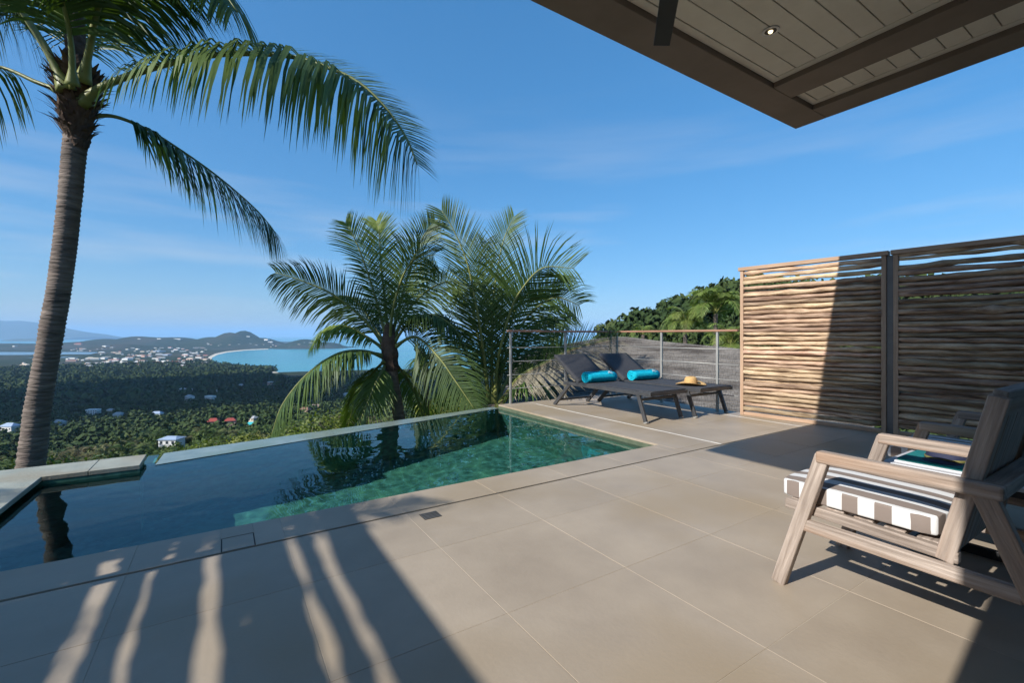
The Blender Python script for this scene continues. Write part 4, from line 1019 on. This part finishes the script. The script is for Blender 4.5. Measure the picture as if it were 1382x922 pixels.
def in_poly(x_, y_, poly):
    ins = np.zeros(len(x_), bool); n_ = len(poly)
    for i in range(n_):
        x1, y1 = poly[i]; x2, y2 = poly[(i + 1) % n_]
        c = ((y1 > y_) != (y2 > y_)) & (x_ < (x2 - x1) * (y_ - y1) / ((y2 - y1) or 1e-9) + x1); ins ^= c
    return ins
sea_poly_px = bay + [(452, 440), (1500, 440)]
CLEAR = []   # (r, d, radius) clearings round houses
def wood(name, label, n, dmin, dmax, az0, az1, protos, smin, smax, m, palm_share=.0, keep=None, sink=.1):
    az = rng.uniform(az0, az1, n); u_ = rng.uniform(0, 1, n)
    D = np.sqrt(dmin ** 2 + (dmax ** 2 - dmin ** 2) * u_)
    th = np.arctan((az - CX) / F); r_ = D * np.sin(th); d_ = D * np.cos(th)
    z = terr(r_, d_)
    ypx = HY + F * (1.0 - z) / d_
    ok = ~(in_poly(az, ypx, sea_poly_px) & (z < -140)) & (z > -147.9)
    for (cr_, cd_, rad_) in CLEAR: ok &= ((r_ - cr_) ** 2 + (d_ - cd_) ** 2 > rad_ ** 2)
    fld = np.sin(r_ * .031 + 2.0 * np.sin(d_ * .012)) + np.sin(d_ * .027 + 1.7 * np.sin(r_ * .017)) + .8 * np.sin((r_ + d_) * .061)
    if dmin > 100: ok &= (fld < 1.55) | (rng.random(n) < .25)
    if keep is not None: ok &= keep(az, ypx, D)
    r_, d_, z, D = r_[ok], d_[ok], z[ok], D[ok]
    k = len(r_); sc_ = rng.uniform(smin, smax, k); rot = rng.uniform(0, 6.283, k); pi_ = rng.integers(0, len(protos), k)
    bx = RU * r_ + DU * d_; by = RV * r_ + DV * d_
    chunks = []
    for q in range(len(protos)):
        idx = np.where(pi_ == q)[0]
        if not len(idx): continue
        T = protos[q]; ca_, sa_ = np.cos(rot[idx]), np.sin(rot[idx]); s_ = sc_[idx]; hs = s_ * rng.uniform(.85, 1.35, len(idx))
        X = T[None, :, :, 0] * ca_[:, None, None] - T[None, :, :, 1] * sa_[:, None, None]
        Y = T[None, :, :, 0] * sa_[:, None, None] + T[None, :, :, 1] * ca_[:, None, None]
        O = np.stack([X * s_[:, None, None] + bx[idx][:, None, None], Y * s_[:, None, None] + by[idx][:, None, None], (T[None, :, :, 2] - sink) * hs[:, None, None] + z[idx][:, None, None]], -1)
        chunks.append(O.reshape(-1, 3))
    A = np.concatenate(chunks).astype(np.float32); nv = len(A); ntri = nv // 3
    me = bpy.data.meshes.new(name); me.vertices.add(nv); me.vertices.foreach_set("co", A.ravel())
    me.loops.add(nv); me.loops.foreach_set("vertex_index", np.arange(nv, dtype=np.int32))
    me.polygons.add(ntri); me.polygons.foreach_set("loop_start", np.arange(0, nv, 3, dtype=np.int32)); 
    me.materials.append(m); me.update(calc_edges=True)
    o = obj(name, me); tag(o, label, "forest", kind="stuff")
    print(name, k, "trees", ntri, "tris")
    return o
m_wood_n = mat("wood_near", (.032, .06, .014), (.125, .145, .04), rough=.75, scale=.12, detail=6, translucent=.12, spec=.2, mid=(.06, .095, .022), c2=(.12, .10, .05), scale2=.03)
m_wood_f = mat("wood_far", (.022, .042, .014), (.075, .095, .032), rough=.85, scale=.05, detail=6, spec=.15, mid=(.042, .066, .02))
# ---------------------------------------------------------------- houses in the valley
def hm(name, c, r_=.8): return mat(name, c, tuple(min(1, v * 1.15) for v in c), rough=r_, scale=.5)
m_hw, m_hc, m_hpink = hm("house_white", (.62, .61, .58)), hm("house_cream", (.5, .43, .33)), hm("house_pink", (.5, .33, .27))
m_rred, m_rblue, m_rgrey, m_rteal, m_rbrown = hm("roof_red", (.30, .055, .04)), hm("roof_blue", (.30, .36, .45), .4), hm("roof_grey", (.33, .33, .33)), hm("roof_teal", (.04, .38, .40)), hm("roof_brown", (.22, .12, .08))
m_pane = mat("window_pane", (.03, .04, .05), rough=.15, spec=.6)
HCACHE = {}
def house(x_, y_, w, dep, h, mw, mr, label, flat=False, group="houses in the valley", rot=None, D=None, parts=True, cat="house", rise=.35):
    # distance from where the house meets the slope along its line of sight
    ray = [(x_ - CX) / F, 1.0, -(y_ - HY) / F]
    d = D
    if d is None:
        dd = np.geomspace(40, 9000, 2500); zz = terr(ray[0] * dd, dd); below = np.where(1.0 + ray[2] * dd < zz)[0]
        d = dd[below[0]] if len(below) else 3000.0
    r_ = ray[0] * d; z = float(terr(r_, d)) + (3.5 if d < 1600 else -.3)
    CLEAR.append((r_, d, max(w, dep) * .75))
    if d < 1600:
        for q in range(1, 8): CLEAR.append((r_ * (1 - 6 * q / d), d - 6.0 * q, w * .5 + 3.0))
    base = W(r_, d, z); rr = random.Random(int(x_ * 7 + y_)); rz_ = rr.uniform(-.5, .5) if rot is None else rot
    key = (w, dep, h, mw.name, mr.name, flat, rise)
    if key not in HCACHE:
        a, b = w / 2, dep / 2
        V = [(-a, -b, -7), (a, -b, -7), (a, b, -7), (-a, b, -7), (-a, -b, h), (a, -b, h), (a, b, h), (-a, b, h)]
        wall = mesh_data("wall", V, [(0, 1, 5, 4), (1, 2, 6, 5), (2, 3, 7, 6), (3, 0, 4, 7), (4, 5, 6, 7)], mw)
        e = .6 if not flat else .15; t = h + .02
        if flat: V2 = [(-a - e, -b - e, t), (a + e, -b - e, t), (a + e, b + e, t), (-a - e, b + e, t), (-a - e, -b - e, t + .4), (a + e, -b - e, t + .4), (a + e, b + e, t + .4), (-a - e, b + e, t + .4)]; F2 = [(0, 3, 2, 1), (4, 5, 6, 7), (0, 1, 5, 4), (1, 2, 6, 5), (2, 3, 7, 6), (3, 0, 4, 7)]
        else:
            rh = dep * rise
            V2 = [(-a - e, -b - e, t), (a + e, -b - e, t), (a + e, b + e, t), (-a - e, b + e, t), (-a * .55, 0, t + rh), (a * .55, 0, t + rh)]; F2 = [(0, 1, 5, 4), (1, 2, 5), (2, 3, 4, 5), (3, 0, 4), (0, 3, 2, 1)]
        HCACHE[key] = (wall, mesh_data("roof", V2, F2, mr))
    wall, rf_ = HCACHE[key]
    M = Matrix.Translation(base) @ Matrix.Rotation(math.atan2(-DU, DV) + rz_, 4, 'Z')
    if not parts:
        me = wall.copy(); me.materials.append(mr)
        k = ("j",) + key
        if k not in HCACHE:
            bm = bmesh.new(); bm.from_mesh(wall); n0 = len(bm.faces); bm.from_mesh(rf_); bm.faces.ensure_lookup_table()
            for f in bm.faces[n0:]: f.material_index = 1
            HCACHE[k] = bm_mesh("small_house", bm, [mw, mr])
        o = obj("house", HCACHE[k], None, M); tag(o, label, cat, group); return
    t = bpy.data.objects.new("house", None); link(t, None, M); tag(t, label, cat, group)
    obj("wall", wall, t, M); obj("roof", rf_, t, M)
    nw = max(2, int(w / 3))
    for k in range(nw):
        wx = -w / 2 + w * (k + .5) / nw
        for st in range(max(1, int(h / 3))):
            obj("window", HCACHE.setdefault("win", bm_mesh("window", box_bm(1.3, .08, 1.4), m_pane)), t, M @ Matrix.Translation((wx, -dep / 2 - .03, 1.7 + st * 2.9)))
house(232, 609, 9, 7, 3.2, m_hw, m_rblue, "house with pale blue metal roof just beyond the overflow edge", rise=.18)
house(288, 580, 8, 7, 4, m_hpink, m_rred, "red roofed house, taller of the pair beside the teal roofed house")
house(311, 578, 8, 6, 3.2, m_hpink, m_rred, "red roofed house between its taller neighbour and the teal roof")
house(339, 583, 6, 5, 2.6, m_hw, m_rteal, "small house with bright teal roof in the trees")
house(342, 574, 7, 5, 3, m_hc, m_rgrey, "cream house with grey roof above the teal roofed house")
house(412, 562, 10, 7, 4, m_hpink, m_rbrown, "pinkish brown roofed house seen behind the hanging palm frond")
house(392, 578, 9, 7, 3.5, m_hw, m_rgrey, "grey roofed house under the hanging palm frond")
house(426, 556, 9, 7, 5, m_hpink, m_hpink, "pale pink villa above the yellow green shrubs", flat=True)
house(126, 562, 15, 9, 6.5, m_hw, m_hw, "white two storey block among the dark trees", flat=True)
house(160, 567, 9, 7, 4, m_hw, m_rgrey, "white house with grey roof near the white two storey block")
house(150, 560, 10, 6, 3.5, m_hc, m_rgrey, "cream house with grey roof behind the white block's neighbour")
house(212, 566, 11, 7, 3.5, m_hw, m_rblue, "white house with bluish roof below the dark wood")
house(250, 530, 26, 8, 4, m_hc, m_rgrey, "long pale shed in the dark wood", cat="shed")
house(256, 541, 14, 9, 4, m_hw, m_rgrey, "white house under the long pale shed")
house(284, 541, 16, 9, 5, m_hw, m_hw, "wide white villa in the dark wood", flat=True)
house(293, 537, 5, 5, 12, m_hw, m_hw, "slim white tower beside the wide white villa", flat=True, cat="tower")
house(326, 525, 15, 9, 6, m_hw, m_rgrey, "white house with grey roof on the wooded spur")
house(332, 530, 10, 8, 4, m_hw, m_rgrey, "smaller white house below the house on the wooded spur")
house(365, 521, 13, 9, 7, m_hpink, m_hw, "pale pink house near the sandbar shore", flat=True)
house(468, 538, 11, 8, 4, m_hw, m_rgrey, "white house seen behind the slim palm's lower fronds")
house(14, 585, 14, 9, 4, m_hw, m_rblue, "blue roofed house on the lower slope beside the tall palm trunk")
house(80, 578, 12, 8, 3.5, m_hw, m_rgrey, "grey roofed house just past the tall palm trunk")
rt2 = random.Random(9)
town = [(3, 501, 40, m_hpink, m_rred), (97, 488, 60, m_hpink, m_rred), (95, 494, 60, m_hw, m_rred), (122, 485, 18, m_hw, m_hw), (140, 485, 60, m_hw, m_rgrey), (155, 487, 70, m_hpink, m_rred), (172, 486, 80, m_hw, m_rgrey), (167, 490, 40, m_hw, m_hw), (117, 494, 18, m_hw, m_hw), (215, 494, 60, m_hc, m_hc), (250, 493, 70, m_hw, m_rgrey), (238, 490, 50, m_hpink, m_rred), (225, 480, 70, m_rblue, m_rblue), (215, 475, 140, m_rblue, m_rblue), (247, 475, 60, m_hw, m_hw), (195, 482, 60, m_hpink, m_rbrown), (106, 465, 90, m_hpink, m_rred), (143, 468, 90, m_hw, m_hw), (20, 468, 60, m_hw, m_rgrey), (268, 470, 120, m_hw, m_hpink), (240, 458, 110, m_hw, m_hw), (215, 458, 60, m_hw, m_hw), (188, 458, 50, m_hw, m_hw), (360, 459, 80, m_hw, m_hw), (365, 462, 70, m_hw, m_hw), (345, 467, 60, m_hw, m_rgrey), (335, 455, 50, m_hw, m_hw)]
TOWN_LABEL = "small pale building in the far coastal town"
def town_house(x_, y_, w, mw, mr):
    z = -147.6
    fl = (mw is mr) or rt2.random() < .4
    cn = {"house_white": "white", "house_cream": "cream", "house_pink": "pink", "roof_blue": "blue grey", "roof_grey": "grey", "roof_red": "red", "roof_brown": "brown"}
    sz = "long" if w > 45 else ("mid sized" if w > 25 else "tiny")
    lb = f"{sz} {cn[mw.name]} building with {'flat' if fl else 'pitched'} {cn[mr.name]} roof in the far coastal town"
    house(x_, y_, w, w * .45, 9 if w > 40 else 7, mw, mr, lb, flat=fl, group="buildings of the far coastal town", parts=False, cat="building", rise=.25)
for x_, y_, w, mw, mr in town: town_house(x_, y_, w * .8, mw, mr)
for k in range(190):
    x_ = rt2.uniform(95, 285) if rt2.random() < .75 else rt2.uniform(-10, 420)
    y_ = rt2.uniform(470, 497) if x_ < 278 else rt2.uniform(463, 469)
    if in_poly(np.array([x_]), np.array([y_]), bay + [(452, 440), (1500, 440)])[0]: continue
    if x_ < 136 and 474.5 < y_ < 484: continue
    w = rt2.choice([16, 22, 30, 44]); town_house(x_, y_, w, rt2.choice([m_hw, m_hw, m_hc, m_hpink]), rt2.choice([m_hw, m_rgrey, m_rgrey, m_rred, m_rbrown, m_hc]))
near_p = [tree_proto(1, 170, .07), tree_proto(2, 170, .07), tree_proto(3, 160, .075), tree_proto(4, 0, 0, True), tree_proto(14, 0, 0, True), tree_proto(24, 0, 0, True)]
mid_p = [tree_proto(5, 26, .14), tree_proto(6, 26, .14), tree_proto(7, 24, .15), tree_proto(17, 30, .13)]
far_p = [tree_proto(9, 14, .26), tree_proto(10, 14, .26), tree_proto(11, 12, .28)]
fine_p = [tree_proto(31, 520, .042), tree_proto(32, 520, .042), tree_proto(33, 480, .045), tree_proto(34, 420, .05), tree_proto(35, 0, 0, True), tree_proto(36, 0, 0, True)]
wood("hillside_trees", "close broad leaved trees and palms on the hillside below the pool", 460, 30, 125, -170, 790, fine_p, 3.2, 6.5, m_wood_n)
wood("slope_woods", "dense green trees and palms covering the slope below the pool", 2500, 118, 330, -160, 800, near_p, 3.8, 10.0, m_wood_n)
wood("valley_forest", "dark forest filling the valley floor", 16500, 330, 1050, -160, 900, mid_p, 4.5, 13.0, m_wood_f, keep=lambda a, y, D: a < 760)
wood("plain_forest", "hazy forest on the coastal plain below the far hills", 15000, 1050, 3000, -160, 760, far_p, 10, 20, m_wood_f, keep=lambda a, y, D: ~((a < 150) & (y > 470) & (y < 491) & (D > 2000)))
wood("ridge_forest", "wooded hillside rising behind the shingle roof", 2600, 70, 215, 770, 1500, near_p[:3], 5, 9.5, m_wood_f)
# ---------------------------------------------------------------- a cloud off to the sunny side shades the valley floor
m_cloud = mat("cloud_white", (.85, .85, .87), rough=1.0, scale=.01, spec=0)
def cloud(c, rx, ry, rz, seed, label):
    rr = random.Random(seed); bm = bmesh.new()
    for k in range(16):
        m_ = Matrix.Translation((c.x + rr.uniform(-.75, .75) * rx, c.y + rr.uniform(-.75, .75) * ry, c.z + rr.uniform(-.2, .6) * rz)) @ Matrix.Diagonal((rr.uniform(.25, .42) * rx, rr.uniform(.25, .42) * ry, rr.uniform(.5, .9) * rz, 1))
        bmesh.ops.create_icosphere(bm, subdivisions=3, radius=1.0, matrix=m_)
    for v in bm.verts:
        v.co += Vector((mnoise.noise(v.co * .01), mnoise.noise(v.co * .01 + Vector((9, 2, 1))), mnoise.noise(v.co * .013))) * 45
    o = obj("cloud", bm_mesh("cloud", bm, m_cloud, True)); tag(o, label, "cloud", kind="stuff")
k_ = 1200.0
gc = W(-760, 980, -118); sh_ = -SUN_TRAVEL / (-SUN_TRAVEL.z) * (900 + 118); 
cc = gc + Vector((sh_.x, sh_.y, 1018))
cloud(cc, 620, 560, 70, 4, "flat white cloud drifting over the valley on the sunny side")
# ---------------------------------------------------------------- haze
m_haze = bpy.data.materials.new("haze_air"); m_haze.use_nodes = True
nt = m_haze.node_tree; nt.nodes.clear()
pv = nt.nodes.new("ShaderNodeVolumePrincipled"); mo = nt.nodes.new("ShaderNodeOutputMaterial")
pv.inputs['Color'].default_value = (.45, .70, 1.0, 1); pv.inputs['Density'].default_value = 4.6e-5; pv.inputs['Anisotropy'].default_value = 0.0
nt.links.new(pv.outputs[0], mo.inputs['Volume'])
hb = W(0, 0, 0)
V = [(-130000, -130000, -160), (130000, -130000, -160), (130000, 130000, -160), (-130000, 130000, -160)]
V += [(a, b, 660.0) for a, b, _ in V]
hz = obj("haze", mesh_data("haze", V, [(0, 3, 2, 1), (4, 5, 6, 7), (0, 1, 5, 4), (1, 2, 6, 5), (2, 3, 7, 6), (3, 0, 4, 7)], m_haze)); tag(hz, kind="stuff")
